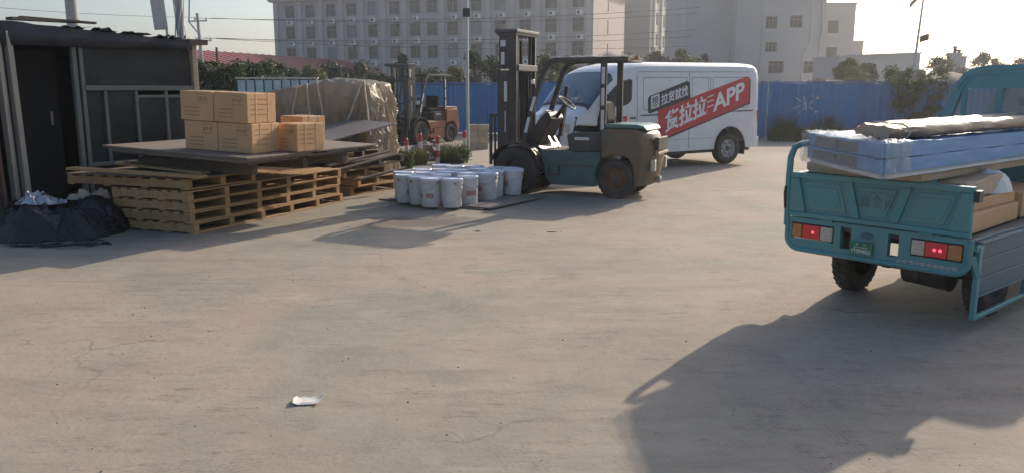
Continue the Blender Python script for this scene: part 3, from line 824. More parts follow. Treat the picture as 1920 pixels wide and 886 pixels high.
# pole with crossarms on the left
up = thing('utility_pole', 'distant utility pole with two crossarms over the red roof', 'pole', (-22.6, 60, 0)); up.rotation_euler = (R(0), R(-2), 0)
MB().lathe([(.15, 0), (.10, 7.2)], 10).build('pole', 'concrete', up)
for z, w in ((6.6, .7), (5.2, .9)):
    a = MB().bx(-w, w, -.05, .05, z, z + .1).build('crossarm', 'galv', up)
    mb = MB()
    for x in (-w + .08, 0 - .2, w - .08): mb.lathe([(.05, z + .1), (.07, z + .18), (.04, z + .3)], 8, Matrix.Translation((x, 0, 0)))
    mb.build('insulator', 'bolwhite', a)
u2 = thing('bare_pole', 'short bare dark pole right of the utility pole over the bushes', 'pole', (-14.4, 40, 0))
MB().lathe([(.07, 0), (.06, 3.75)], 8).build('pole', 'blackd', u2)
for i, (z0, z1, dx) in enumerate(((6.85, 8.6, -.6), (6.85, 8.2, .6), (5.45, 6.9, -.8), (5.45, 6.4, .8), (5.45, 5.6, 0))):
    cable('overhead_wire', ['topmost', 'second', 'middle', 'fourth', 'lowest'][i] + ' of five thin wires strung across the office facade', (-22.4 + dx, 60, z0), (16, 70 + i, z1), .5, .016, 'cable', group='wires across the office facade')
cable('overhead_wire', 'thin wire over the shack roof to the concrete pole', (-18, 30, 6.5), (-5.1, 12.6, 3.3), .3, .008, 'cable', group='wires over the shack')
cable('overhead_wire', 'thin wire over the shack roof ending at the utility pole', (-40, 50, 7.5), (-23, 60, 6.9), .3, .012, 'cable', group='wires over the shack')
cp = thing('concrete_pole', 'thick grey concrete pole rising behind the shack roof on the left', 'pole', (-13.3, 25, 0))
MB().lathe([(.2, 0), (.15, 7)], 14).build('shaft', 'concrete', cp, smooth=40)
cp2 = thing('wire_pole', 'weathered pole wrapped in cables at the shack far corner', 'pole', (-5.05, 12.55, 0))
MB().lathe([(.055, 0), (.05, 4.6)], 12).build('shaft', 'concrete', cp2, smooth=40)
mb = MB(); rng = random.Random(3)
for k in range(6):
    pts = [(.065 * math.cos(k + i * .6) * (1.2 if i % 2 else .95), .065 * math.sin(k + i * .6), 2.3 + i * .24) for i in range(10)]
    mb.tube(pts, .009, 5)
mb.tube([(.08, 0, 4.2), (.2, 0, 3.4), (.16, -.05, 2.7), (.3, 0, 2.5)], .012, 5).build('cable_bundle', 'cablew', cp2)
sb = thing('meter_board', 'tilted white meter board hung on the wire pole over the shack', 'box', (-5.25, 12.4, 2.32)); sb.rotation_euler = (R(2), R(-4), R(20))
MB().bx(-.10, .09, -.04, .04, .26, 1.1).build('board', 'bolwhite', sb, bevel=.01)
MB().bx(.02, .07, -.06, -.051, .72, .79).build('knob', 'blackd', sb)
MB().bx(.05, .08, 0, .035, .1, .27).build('bracket', 'galv', sb)

# ------------------------------------------------------------------ shack
sh = thing('yard_shack', 'dark ramshackle shack with tarpaulin roof and dusty windows on the left', 'shack', (-6.4, 10.0, 0), math.atan2(.79, .61) - R(90))
SW = 2.66
# closed dark room behind the openings
MB().add([(-3, -.7, 0), (-3, SW, 0), (-3, SW, 2.36), (-3, -.7, 2.36), (-.02, -.7, 0), (-.02, -.7, 2.36), (-.02, SW, 0), (-.02, SW, 2.36)],
         [(0, 1, 2, 3), (0, 3, 5, 4), (1, 6, 7, 2), (3, 2, 7, 5)]).build('room_wall', 'darkin', sh)
MB().bx(-.5, -.46, .33, .97, 0, 2.2).build('inner_door', 'darkin', sh)
MB().bx(-.46, -.44, .84, .87, 1.22, 1.40).build('door_handle', 'galv', sh)
for y0, lean in ((.13, .03), (.26, .02)):
    MB().beam((.05, y0, 0), (.05 + lean, y0 - .05, 2.4), .075, .08).build('post', 'post', sh, bevel=.006)
MB().beam((.10, -.03, 0), (.12, -.10, 2.75), .07, .05).build('post', 'brickred', sh)
for y, w in ((1.00, .06), (1.085, .05)):
    MB().bx(-.03, .05, y - w / 2, y + w / 2, 0, 2.24).build('door_jamb', 'alu', sh, bevel=.006)
MB().bx(-.02, .06, 1.112, SW, 1.68, 1.75).build('transom', 'alu', sh, bevel=.006)
MB().bx(-.02, .05, 1.112, SW, .66, .72).build('sill', 'alu', sh, bevel=.006)
MB().bx(-.06, .02, 1.112, SW, 0, .655).build('dado_panel', 'darkin', sh)
for y in (1.37, 1.80, 2.24, 2.62):
    MB().bx(-.015, .045, y - .022, y + .022, .725, 1.675).build('window_post', 'alu', sh, bevel=.005)
MB().bx(-.01, .04, 1.824, 2.596, 1.58, 1.62).build('window_head', 'alu', sh)
for a, b, c, d in ((1.115, 1.345, .72, 1.68), (1.395, 1.775, .72, 1.68), (1.825, 2.215, .72, 1.58), (2.265, 2.595, .72, 1.58), (1.115, SW, 1.755, 2.27)):
    MB().bx(.0, .012, a, b, c, d).build('window_pane', 'shackglass', sh)
MB().beam((.02, SW + .05, 0), (.02, SW + .06, 2.34), .08, .08).build('corner_post', 'kraft', sh, bevel=.008)
MB().bx(-.1, .12, SW - .05, SW + .25, 2.345, 2.42).build('eave_beam', 'woodold', sh)
# sagging fascia sheet and tarpaulin roof
rng = random.Random(11)
n = 26; vs = []; fs = []
for i in range(n + 1):
    t = i / n; y = -.6 + (SW + .6) * t
    zt = 2.56 - .17 * t + .03 * noise.noise(Vector((t * 9, 1, 0))); zb = 2.22 + .05 * t + .015 * noise.noise(Vector((t * 7, 4, 0)))
    x = .10 + .02 * noise.noise(Vector((t * 6, 8, 0)))
    vs += [(x, y, zb), (x + .012, y, (zb + zt) / 2), (x, y, zt), (-.25, y, zt - .01), (-3.1, y, zt - .30)]
for i in range(n):
    for k in range(4): fs.append((i * 5 + k, (i + 1) * 5 + k, (i + 1) * 5 + k + 1, i * 5 + k + 1))
rf = MB().add(vs, fs).build('roof_sheet', 'slate', sh, smooth=8)
so = rf.modifiers.new('thickness', 'SOLIDIFY'); so.thickness = .012
for (y0, ln, x, z, w, th, ry) in ((.30, .85, -.05, 2.545, .16, .035, 1.), (.45, .9, -.12, 2.58, .12, .025, -1.5), (-.3, .5, -.1, 2.575, .2, .03, 2.)):
    o = MB().bx(-w / 2, w / 2, 0, ln, 0, th).build('roof_plank', 'woodold', rf); o.location = (x, y0, z); o.rotation_euler = (R(ry), 0, R(4 * ry))
for k, (y, w, hgt) in enumerate(((.9, .35, .05), (1.3, .3, .06), (1.7, .35, .05), (2.1, .25, .06), (2.35, .25, .08))):
    vs = []; fs = []
    for i in range(8):
        for j in range(5):
            vs.append((.14 - j * .10, y + w * i / 7 + .03 * rng.uniform(-1, 1), 2.53 - .055 * y + hgt * rng.random() - .005 * j))
    for i in range(7):
        for j in range(4): a = i * 5 + j; fs.append((a, a + 1, a + 6, a + 5))
    MB().add(vs, fs).build('torn_sheet', 'silver' if k == 4 else 'slate', rf, smooth=60)

# ------------------------------------------------------------------ pale blue rack behind the cartons
rk = thing('pale_blue_panel_rack', 'rack of pale blue panels with white top rail behind the cartons', 'rack', (-6.75, 20, 0))
for i in range(9):
    x = i * .22
    MB().bx(x + .012, x + .208, -.012, .012, .5, 1.93).build('panel', 'skyblue', rk)
    MB().bx(x - .012, x + .012, -.03, .03, 0, 1.96).build('upright', 'black', rk)
MB().bx(-.02, 2.0, -.05, .05, 1.965, 2.0).build('top_rail', 'bolwhite', rk)
MB().bx(-.02, 2.0, -.03, .03, .42, .49).build('bottom_rail', 'black', rk)

# ------------------------------------------------------------------ tarpaulin-covered heap
th_ = thing('tarpaulin_heap', 'large heap wrapped in a crumpled pale tarpaulin behind the cartons', 'tarpaulin', (-3.66, 15.3, 0), R(-6))
HX, HY = 1.24, .80
def heap_top(x):   # height of the ridge along the heap
    return interp0([(-1.4, 1.58), (-.7, 1.68), (0., 1.80), (.42, 1.90), (1.1, 1.87), (1.4, 1.80)], x)
def interp0(tab, x):
    if x <= tab[0][0]: return tab[0][1]
    for (a, va), (b, vb) in zip(tab, tab[1:]):
        if x <= b: return va + (vb - va) * (x - a) / (b - a)
    return tab[-1][1]
nu = 150
vs = []; fs = []
def ridge(v): return 1 - abs(v) * 2
for i in range(nu + 1):
    for j in range(nu + 1):
        a_ = -1 + 2 * i / nu; b_ = -1 + 2 * j / nu
        r_ = max(abs(a_), abs(b_))
        if r_ < 1e-6: a_ = r_ = 1e-6
        ea, eb = a_ / r_, b_ / r_                       # direction on the unit square
        k = min(r_ / .5, 1.)
        bx_, by_ = ea * HX * k, eb * HY * k
        zt = heap_top(bx_)
        if r_ <= .5:
            z = zt - .05 * k ** 4
            q = .05 * ridge(noise.noise(Vector((bx_ * 3.2, by_ * 3.2, 4)))) + .022 * ridge(noise.noise(Vector((bx_ * 9, by_ * 9, 1))))
            vs.append((bx_, by_, z - .05 + q))
        else:
            d = (r_ - .5) / .5                          # 0 at the shoulder, 1 at the ground
            z = (zt - .05) * (1 - d)
            per = bx_ * 1.0 + by_ * 1.7 if abs(ea) < .999 else by_ * 1.0 + bx_ * 1.7
            f = .12 * noise.noise(Vector((per * 2.2 + z * .5, z * .8, 2))) + .11 * ridge(noise.noise(Vector((per * 4.5 + z * 1.4 * math.sin(per * 3), z * .7, 6)))) ** 3 \
                + .06 * abs(ridge(noise.noise(Vector((per * 11 + z * 2.5 * math.sin(per * 5), z * 1.6, 9))))) ** 4 + .028 * ridge(noise.noise(Vector((per * 30, z * 9.0, 3))))
            f *= min(1, d * 5 + .25)
            slack = 0.
            if eb < -.99 and bx_ < -.35: slack = -.20 * min(1, (-.35 - bx_) / .5) * math.sin(math.pi * min(1, d * 1.3))
            o_ = f * .8 + .10 * d * d + slack - .03
            vs.append((bx_ + (ea * o_ if abs(ea) > .999 else 0), by_ + (eb * o_ if abs(eb) > .999 else 0), max(0., z)))
for i in range(nu):
    for j in range(nu):
        a = i * (nu + 1) + j; fs.append((a, a + nu + 1, a + nu + 2, a + 1))
cv = MB().add(vs, fs).build('cover', 'tarp', th_, smooth=70)
for k_, (x_, y_, sx_, sy_, sz_) in enumerate(((-1.2, -.5, .75, .95, 1.15), (-.4, -.55, .8, 1.0, 1.35), (.45, -.5, .75, 1.0, 1.55))):
    MB().bx(x_, x_ + sx_, y_, y_ + sy_, 0, sz_).build('covered_goods', 'woodold', th_, bevel=.02)
rp_ = MB()
for (u0, z0, u1, z1) in ((.02, 1.58, .40, .75), (.10, 1.64, .46, .75), (.50, 1.80, .42, .7), (.63, 1.88, .70, .8), (.94, 1.85, .80, .9), (.95, 1.85, .99, .9), (.56, 1.82, .60, .8)):
    pts = []
    for q in range(13):
        t = q / 12; u = u0 + (u1 - u0) * t; z = z0 + (z1 - z0) * t
        pts.append((-1.38 + 2.68 * u, -.90 - .16 * (1 - z / 1.9) + .03 * noise.noise(Vector((t * 9, u * 5, 0))), z + .01 * math.sin(t * 20)))
    rp_.tube(pts, [.012 + .006 * abs(noise.noise(Vector((q, u0 * 9, 1)))) for q in range(13)], 6)
rp_.build('tie_rope', 'rope', th_, smooth=60)

# ------------------------------------------------------------------ pallets
def pallet(L_, W_, ns, along_x, wood, H_=.128, nd=8):
    """stringer pallet, corner at the origin, x = length, y = width"""
    t = thing('wooden_pallet', '', '', (0, 0, 0))
    bt = .019; sh_ = H_ - 2 * bt; sw = .085
    cache = {}
    def piece(name, w, d, h, loc):
        key = (round(w, 3), round(d, 3), round(h, 3))
        if key not in cache:
            cache[key] = MB().bx(0, w, 0, d, 0, h).build(name, wood, t, bevel=.004, seg=1); cache[key].location = loc; o = cache[key]
        else: o = share(cache[key], t, loc); o.name = name
        return o
    for i in range(ns):
        if along_x: piece('stringer', L_, sw, sh_, (0, (W_ - sw) * i / (ns - 1), bt))
        else: piece('stringer', sw, W_, sh_, ((L_ - sw) * i / (ns - 1), 0, bt))
    for i in range(nd):
        if along_x: piece('deck_board', .105, W_, bt, ((L_ - .105) * i / (nd - 1), 0, H_ - bt))
        else: piece('deck_board', L_, .10, bt, (0, (W_ - .10) * i / (nd - 1), H_ - bt))
    nb = max(3, nd // 2)
    for i in range(nb):
        if along_x: piece('bottom_board', .105, W_, bt, ((L_ - .105) * i / (nb - 1), 0, 0))
        else: piece('bottom_board', L_, .10, bt, (0, (W_ - .10) * i / (nb - 1), 0))
    return t
def stamp(parent, m='print', seed=0):
    """burnt-in mark made of a few short strokes"""
    r_ = random.Random(seed); mb = MB()
    for k in range(4):
        x = k * .022
        mb.bx(x, x + .014, -.0035, -.001, 0, .004); mb.bx(x, x + .004, -.0035, -.001, .004, .03)
        if r_.random() > .4: mb.bx(x, x + .014, -.0035, -.001, .03, .034)
    return mb.build('burnt_mark', m, parent)
C_ = Vector((-3.79, 9.34, 0)); rd = Vector((.38, .925, 0)).normalized(); ld = Vector((-rd.y, rd.x, 0)); ang = math.atan2(rd.y, rd.x)
rng = random.Random(21)
pl0 = pallet(3.1, 1.22, 6, False, 'wood')
ranks = ['lowest', 'second', 'third', 'fourth']
for k in range(4):
    o = pl0 if k == 0 else copy_tree(pl0)
    p = C_ + ld * rng.uniform(-.03, .03) + rd * rng.uniform(-.04, .04)
    o.location = (p.x, p.y, k * .130); o.rotation_euler = (0, 0, ang + R(rng.uniform(-.8, .8)))
    tag(o, ranks[k] + ' long wooden pallet from the ground in the front stack under the cartons', 'pallet', 'pallets in the front stack')
    o0 = o
pls = [o for o in COL.objects if o.get('group') == 'pallets in the front stack']
for k, o in enumerate(pls):
    for q in range(3):
        s_ = stamp(o, 'print', k * 3 + q); s_.rotation_euler = (0, 0, R(-90)); s_.location = (-.001, .25 + q * .38 + .05 * k % .1 + .08, .05)
pt = pallet(1.95, 1.2, 3, True, 'wood', nd=9)
p = C_ + rd * 1.15 + ld * (-.02)
pt.location = (p.x, p.y, .523); pt.rotation_euler = (R(.5), R(0.3), ang + R(90))
tag(pt, 'topmost pallet of the front stack, jutting out left over the black bags', 'pallet', 'pallets in the front stack')
for q in range(3):
    s_ = stamp(pt, 'print', 40 + q); s_.rotation_euler = (0, 0, R(180)); s_.location = (.35 + q * .6, 1.2015, .05)

# bearers, plywood sheets
ry_ = R(65.7); rx_ = R(2.0)
F_ = Vector((-3.05, 9.21, .92)); r2 = Vector((math.cos(ry_), math.sin(ry_), 0)); l2 = Vector((-r2.y, r2.x, 0))
def on_slab(a, b, dz=0.): 
    p = F_ + r2 * a + l2 * b; return (p.x, p.y, F_.z + b * math.sin(rx_) + dz)
ps = thing('plywood_stack', 'weathered brown plywood sheets laid over the front pallets, carrying the cartons', 'plywood', tuple(F_), ry_)
ps.rotation_euler = (rx_, 0, ry_)
rng = random.Random(5)
for k, (x0, x1, y0, y1) in enumerate(((.0, 2.66, .0, 2.35), (.03, 1.22, .02, 2.30), (1.55, 2.60, .03, 2.3), (.02, 2.3, .05, 2.2), (.06, 1.0, .04, 2.25), (1.2, 2.5, .06, 2.2))):
    zt = -(.0, .024, .024, .047, .07, .07)[k]
    o = MB().bx(x0, x1, y0, y1, zt - .022, zt).build('sheet', 'ply' if k < 4 else 'plydark', ps, bevel=.003, seg=1); o.rotation_euler = (0, 0, R(rng.uniform(-.5, .5)) if k else 0)
br = []
for k, (a, b, ln, dz) in enumerate(((.35, .25, 1.9, 0), (1.3, .25, 1.95, 0), (2.1, .2, 1.8, 0))):
    z0 = .672
    p = on_slab(a, b)
    tb = MB().bx(0, .10, 0, ln, 0, p[2] - .098 - z0).build('timber_bearer', 'woodold', bevel=.004)
    tb.location = (p[0], p[1], z0); tb.rotation_euler = (0, 0, ry_)
    tag(tb, ['front', 'middle', 'rear'][k] + ' dark timber bearer between the front pallets and the plywood', 'timber', 'bearers under the plywood')
for k, (a, b, ln, w, yaw, z, m) in enumerate(((-.25, .5, 1.9, .16, 8, .679, 'wood'), (.1, .8, 1.7, .12, -6, .681, 'wood'), (.55, .9, 1.6, .14, 3, .683, 'woodold'))):
    p = on_slab(a, b)
    o = MB().bx(0, w, 0, ln, 0, .03).build('loose_plank', m, bevel=.003); o.location = (p[0], p[1], z); o.rotation_euler = (R(1.5), 0, ry_ + R(yaw))
    tag(o, ['loose grey plank nearest the camera in the gap under the plywood', 'pale plank lying in the gap under the plywood', 'grey plank deepest in the gap under the plywood'][k], 'plank', 'planks in the gap under the plywood')

o = MB().bx(0, 2.02, 0, 1.12, 0, .012).build('brown_sheet', 'ply', bevel=.002)
p = C_ + rd * 1.12 + ld * (-.05); o.location = (p.x, p.y, .653); o.rotation_euler = (R(.5), R(.3), ang + R(91.5))
tag(o, 'thin brown sheet lying on the jutting pallet over the black bags', 'board')
# ------------------------------------------------------------------ cartons
def carton(name, label, loc, rot, sx, sy, sz, seed, group='cartons on the plywood', bands_x=(.3, .72), bands_face='x'):
    """corner at the origin; -y face looks right, x=0 face looks left"""
    t = thing(name, label, 'box', loc, 0, group); t.rotation_euler = rot
    r_ = random.Random(seed)
    b = MB(); b.bx(0, sx, 0, sy, 0, sz).build('body', 'card', t, bevel=.008)
    MB().bx(0.004, sx - .004, sy / 2 - .03, sy / 2 + .03, sz + .0005, sz + .002).build('tape', 'cardtape', t)
    for q in bands_x:
        MB().bx(sx * q - .008, sx * q + .008, -.003, -.0005, .003, sz - .003).bx(sx * q - .008, sx * q + .008, -.003, sy, sz + .0022, sz + .004).build('strap', 'strap', t)
    # printed panels: a framed stamp and two or three lines of marks on each visible side
    for face in ('x', 'y'):
        mb = MB()
        w = sy if face == 'x' else sx
        def bar(u0, u1, z0, z1):
            if face == 'x': mb.bx(-.002, -.0006, u0, u1, z0, z1)
            else: mb.bx(u0, u1, -.0022, -.0006, z0, z1)
        if face == 'x':
            c0, z0 = w * .16, sz * .60
            for k in range(5): bar(c0 + k * .03, c0 + k * .03 + .02, z0 + r_.uniform(.02, .05), z0 + r_.uniform(.055, .085))
            bar(c0 - .01, c0 + .16, z0, z0 + .006); bar(c0 - .01, c0 + .16, z0 + .1, z0 + .105)
            for ln in range(3):
                zz = sz * (.42 - ln * .13); u = w * .42
                while u < w * .85: d = r_.uniform(.008, .03); bar(u, u + d, zz, zz + .014); u += d + .008
        else:
            for ln in range(4):
                zz = sz * (.78 - ln * .17); u = w * .12
                while u < w * (.5 + .35 * r_.random()): d = r_.uniform(.008, .028); bar(u, u + d, zz, zz + .012); u += d + .009
        mb.build('print', 'print', t)['kind'] = 'stuff'
    return t
ca = R(67); ch = .355; cs = .50; cl_ = .52
cr = Vector((math.cos(ca), math.sin(ca), 0)); cl2 = Vector((-cr.y, cr.x, 0)); K = Vector(on_slab(.34, .22))
for row in range(2):
    for q in range(2):
        dz = row * (ch + .006)
        p = K + cl2 * (q * (cl_ + .008) + (.02 if row else 0)) + cr * (-.03 if row else 0) + Vector((0, 0, dz + .004 + (q * cl_) * math.sin(rx_)))
        carton('carton', [['lower carton nearest the camera, with lit strapped end', 'lower carton at the back left, next to the shack window'],
                          ['upper carton nearest the camera, with lit strapped end', 'upper carton at the far left of the pile']][row][q], tuple(p), (rx_, 0, ca + (R(-1.2) if row else 0)), cs, cl_, ch, row * 2 + q)
p = on_slab(.98, -.0, .006); carton('carton', 'single carton standing right of the carton pile', (-2.67, 9.99, .925), (R(1.2), 0, R(60)), .47, .34, .345, 9)
carton('carton', 'half-hidden carton behind the pile, in front of the tarpaulin', (-2.86, 11.0, .93), (R(1.5), 0, R(62)), .45, .4, .40, 12)

# ------------------------------------------------------------------ messy second stack to the right
rng = random.Random(31)
p2 = pallet(1.15, 1.0, 3, False, 'wood', nd=6)
spots = [(-2.62, 12.9, .0, 0, 0, 58), (-2.5, 12.95, .132, 0, 0, 66), (-2.75, 13.0, .264, 1.5, 0, 61), (-2.55, 13.05, .41, -4, -3, 54), (-2.7, 13.0, .585, -6, 2, 70), (-3.35, 13.3, .0, 0, 0, 64), (-3.4, 13.3, .132, 0, 0, 61), (-3.4, 13.3, .264, 0, 0, 67)]
labs = ['lowest yellow pallet in the messy stack left of the buckets', 'second pallet from the ground in the messy stack left of the buckets', 'third pallet in the messy stack left of the buckets',
        'tilted pallet high in the messy stack', 'topmost tilted pallet right under the grey board', 'lowest pallet deep behind the messy stack', 'middle pallet deep behind the messy stack', 'upper pallet deep behind the messy stack']
for k, (x, y, z, ax, ay, az) in enumerate(spots):
    o = p2 if k == 0 else copy_tree(p2)
    o.location = (x, y, z); o.rotation_euler = (R(ax), R(ay), R(az))
    tag(o, labs[k], 'pallet', 'pallets in the messy stack')
    if k in (3, 4):
        for c in o.children: c.data = c.data.copy(); c.data.materials[0] = M['woodold']
gb = MB().bx(0, 1.62, 0, 1.05, 0, .022).build('grey_board', 'board', bevel=.003)
gb.location = (-2.95, 12.45, .86); gb.rotation_euler = (R(3), R(-9.0), R(53))
tag(gb, 'large tilted grey board on top of the messy pallet stack', 'board')
for k, (p, q, w) in enumerate((((-2.75, 12.55, .45), (-1.95, 13.6, .62), .12), ((-2.9, 12.5, .52), (-2.1, 13.7, .66), .1), ((-2.45, 12.7, .28), (-1.8, 13.5, .40), .09))):
    o = MB().beam(p, q, w, .03).build('broken_plank', 'woodold', bevel=.003)
    tag(o, ['broken plank sticking out halfway up the messy stack', 'upper broken plank in the messy stack', 'lower pale broken plank poking from the messy stack'][k], 'plank', 'planks in the messy stack')
o = MB().bx(0, .5, 0, .07, 0, .05).build('pale_batten', 'wood', bevel=.004); o.location = (-2.75, 11.55, .70); o.rotation_euler = (0, R(-4), R(30))
tag(o, 'short pale batten poking out under the plywood right edge', 'batten')

# ------------------------------------------------------------------ black bags by the shack
def crumple(name, m, c, rx, ry, h, seed, parent=None, n=34, rough=.12, freq=3.2, loc=None):
    vs = []; fs = []
    for i in range(n + 1):
        for j in range(n + 1):
            u = -1 + 2 * i / n; v = -1 + 2 * j / n
            x, y = u * math.sqrt(1 - v * v / 2), v * math.sqrt(1 - u * u / 2)
            d = min(1, math.hypot(x, y))
            z = h * max(0, 1 - d ** 3.0) ** .75
            q = Vector((x * rx * freq, y * ry * freq, seed))
            nn = noise.noise(q) * rough + abs(noise.noise(q * 2.3)) * rough * .7 + abs(noise.noise(q * 5)) * rough * .3
            k = min(1, (1 - d) * 4 + .15)
            vs.append((c[0] + x * rx * (1 + .15 * noise.noise(q * .8)), c[1] + y * ry * (1 + .15 * noise.noise(q * .7 + Vector((3, 1, 0)))), max(c[2], c[2] + z + nn * k)))
    for i in range(n):
        for j in range(n): a = i * (n + 1) + j; fs.append((a, a + n + 1, a + n + 2, a + 1))
    return MB().add(vs, fs).build(name, m, parent, smooth=120)
bg_ = thing('black_plastic_heap', 'heap wrapped in black plastic sheeting at the foot of the shack', 'plastic sheet', (-5.62, 9.5, 0))
crumple('sheet', 'bagblack', (-.05, -.1, .004), .95, .62, .30, 3.1, bg_, 60, .16, 3.6)
crumple('silver_film', 'silver', (.0, -.05, .36), .30, .2, .02, 5.7, bg_, 34, .16, 7)
o = crumple('black_sack', 'bagblack', (0, 0, .004), .36, .3, .34, 8.3); o.location = (-5.05, 9.72, 0); tag(o, 'small full black sack between plastic heap and pallets', 'sack')
o = crumple('dirty_cloth', 'cloth', (0, 0, 0), .26, .12, .05, 1.9, None, 18, .10, 7); o.location = (-5.25, 9.85, .36); o.rotation_euler = (0, 0, R(10)); tag(o, 'crumpled beige cloth on top of the black plastic', 'cloth')
mb = MB(); rng = random.Random(9)
pts = []
for i in range(70):
    a = i * .33; rr_ = .28 + .12 * math.sin(i * .21) + .05 * rng.random()
    pts.append((-5.05 + rr_ * 1.3 * math.cos(a), 8.75 + rr_ * .55 * math.sin(a), .014 + .01 * (i % 3)))
pts += [(-4.55 + i * .02, 8.75 + .03 * math.sin(i), .012) for i in range(6)]
tag(mb.tube(pts, .011, 5).build('rope_coil', 'cable', smooth=60), 'tangled dark rope coil on the concrete in front of the black plastic', 'rope')

# ------------------------------------------------------------------ buckets
rd_ = Vector((.556, .83, 0)).normalized(); ba = math.atan2(rd_.y, rd_.x)
bb = thing('bucket_board', 'dark plywood board on the ground under the paint buckets', 'board', (-.42, 11.27, 0), ba)
MB().bx(0, 1.72, 0, 2.0, .004, .022).build('sheet', 'ply', bb, bevel=.003)
o = MB().bx(.05, 1.55, -.12, 1.75, .0235, .04).build('sheet', 'board', bb, bevel=.003); o.rotation_euler = (0, 0, R(2))
BZ = .041
BK = [[-1.68, 12.37], [-1.59, 11.91], [-1.44, 12.79], [-1.34, 12.29], [-1.2, 13.52], [-1.12, 12.79], [-1.37, 11.69], [-1.17, 11.45], [-1.08, 12.01], [-0.86, 11.39], [-0.83, 12.7], [-0.95, 13.33], [-0.69, 12.21], [-0.65, 11.75], [-0.63, 13.33], [-0.52, 12.88], [-0.37, 12.21], [-0.24, 13.05], [0.0, 12.74], [-1.02, 12.40], [-.28, 12.58]]
bk = thing('paint_bucket', '', '')
MB().lathe([(.001, .006), (.128, .0), (.133, .008), (.142, .255), (.148, .258), (.148, .268), (.143, .272), (.1445, .315), (.151, .318), (.151, .328), (.145, .332), (.146, .372)], 36).build('body', 'bucket', bk, smooth=35)
MB().lathe([(.152, .352), (.156, .356), (.156, .382), (.150, .390), (.142, .390), (.139, .380), (.001, .381)], 36, caps=False).build('lid', 'lid', bk, smooth=35)
hp = [(.150 * math.cos(a), .150 * math.sin(a) * 1.02, .325 - .11 * math.sin(a)) for a in (math.pi * i / 18 for i in range(19))]
MB().tube(hp, .0028, 5).build('handle', 'steel', bk)
MB().lathe([(.012, 0), (.012, .006)], 10, Matrix.Translation((.147, 0, .325)) @ Matrix.Rotation(R(90), 4, 'Y')).lathe([(.012, 0), (.012, .006)], 10, Matrix.Translation((-.153, 0, .325)) @ Matrix.Rotation(R(90), 4, 'Y')).build('handle_lug', 'blackd', bk)
names = {7: 'white paint bucket with red label, third from left in the front row', 9: 'white paint bucket closest to the camera, at the front corner', 18: 'tilted white paint bucket beside the forklift front wheel'}
rows_ = {'front': [1, 6, 7, 9, 13], 'second': [0, 3, 8, 19, 12, 16], 'third': [2, 5, 10, 15, 20, 18], 'back': [4, 11, 14, 17]}
ordn = ['leftmost', 'second from left', 'third from left', 'fourth from left', 'fifth from left', 'rightmost']
rng = random.Random(12)
for rn, ids in rows_.items():
    for q, i in enumerate(ids):
        o = bk if i == 1 else copy_tree(bk)
        o.location = (*BK[i], BZ); o.rotation_euler = (R(rng.uniform(-.4, .4)), 0, rng.uniform(0, 6.28)); o.scale = (1.04, 1.04, 1.05)
        lab = names.get(i) or 'white paint bucket, %s in the %s row on the board' % (ordn[q] if q < len(ids) - 1 else 'rightmost', rn)
        tag(o, lab, 'bucket', 'paint buckets on the board')
        if i in (7, 1, 13):
            lb = MB(); k = 9; a0 = (-R(90) if i == 7 else -R(55)) - o.rotation_euler[2]
            vs = []
            for j in range(k + 1):
                a = a0 + R(-22 + 44 * j / k)
                for z in (.12, .19): rr_ = .1335 + (.142 - .133) * z / .255 + .0012; vs.append((rr_ * math.cos(a), rr_ * math.sin(a), z))
            lb.add(vs, [(2 * j, 2 * j + 2, 2 * j + 3, 2 * j + 1) for j in range(k)]).build('label_print', 'labelred', o, smooth=60)
        if i == 18: o.location.z += .014; o.rotation_euler = (0, R(-5), 2.6)

# ------------------------------------------------------------------ striped bollards, rubble, blocks
bl = thing('striped_bollard', '', '')
for k in range(4): MB().lathe([(.045, k * .15), (.045, k * .15 + .1495)], 16).build('band', 'bolred' if k % 2 else 'bolwhite', bl, smooth=40)
MB().lathe([(.045, .6), (.035, .615), (.001, .62)], 16, caps=False).build('cap', 'bolred', bl, smooth=40)
for i, (x, y, s, t, lab) in enumerate(((-2.37, 18.29, 1, -4, 'leftmost striped bollard, leaning, beside the torn tarpaulin edge'), (-2.17, 18.98, 1.1, 0, 'second striped bollard, in front of the rubble'),
                                       (-1.72, 18.56, 1.05, 1, 'third striped bollard, in front of the orange forklift rear'), (-1.2, 20.3, 1.1, 0, 'rightmost dull striped bollard beside the lamp pole'))):
    o = bl if i == 0 else copy_tree(bl)
    o.location = (x, y, 0); o.scale = (s, s, s); o.rotation_euler = (0, R(t), 0)
    tag(o, lab, 'bollard', 'red and white bollards')
def rock(r_, rng, m='stone'):
    bm = bmesh.new(); bmesh.ops.create_icosphere(bm, subdivisions=1, radius=r_)
    for v in bm.verts: v.co *= rng.uniform(.65, 1.2); v.co.z *= .7
    vs = [tuple(v.co) for v in bm.verts]; fs = [tuple(v.index for v in f.verts) for f in bm.faces]; bm.free()
    return vs, fs
rng = random.Random(61); mb = MB()
for _ in range(90):
    a, q = rng.uniform(0, 6.28), rng.random() ** .6
    x, y = -1.95 + q * .85 * math.cos(a), 19.8 + q * .5 * math.sin(a)
    s = rng.uniform(.05, .16); vs, fs = rock(s, rng)
    mb.add(vs, fs, Matrix.Translation((x, y, .02 + (1 - q) * rng.uniform(.05, .58))))
o = mb.build('rubble', 'stone'); tag(o, 'heap of broken stone behind the striped bollards', 'rubble', kind='stuff')
b0 = None
bs = thing('block_pile', 'short stack of sand-coloured blocks beside the green forklift mast', 'blocks', (-1.3, 23.2, 0), R(5))
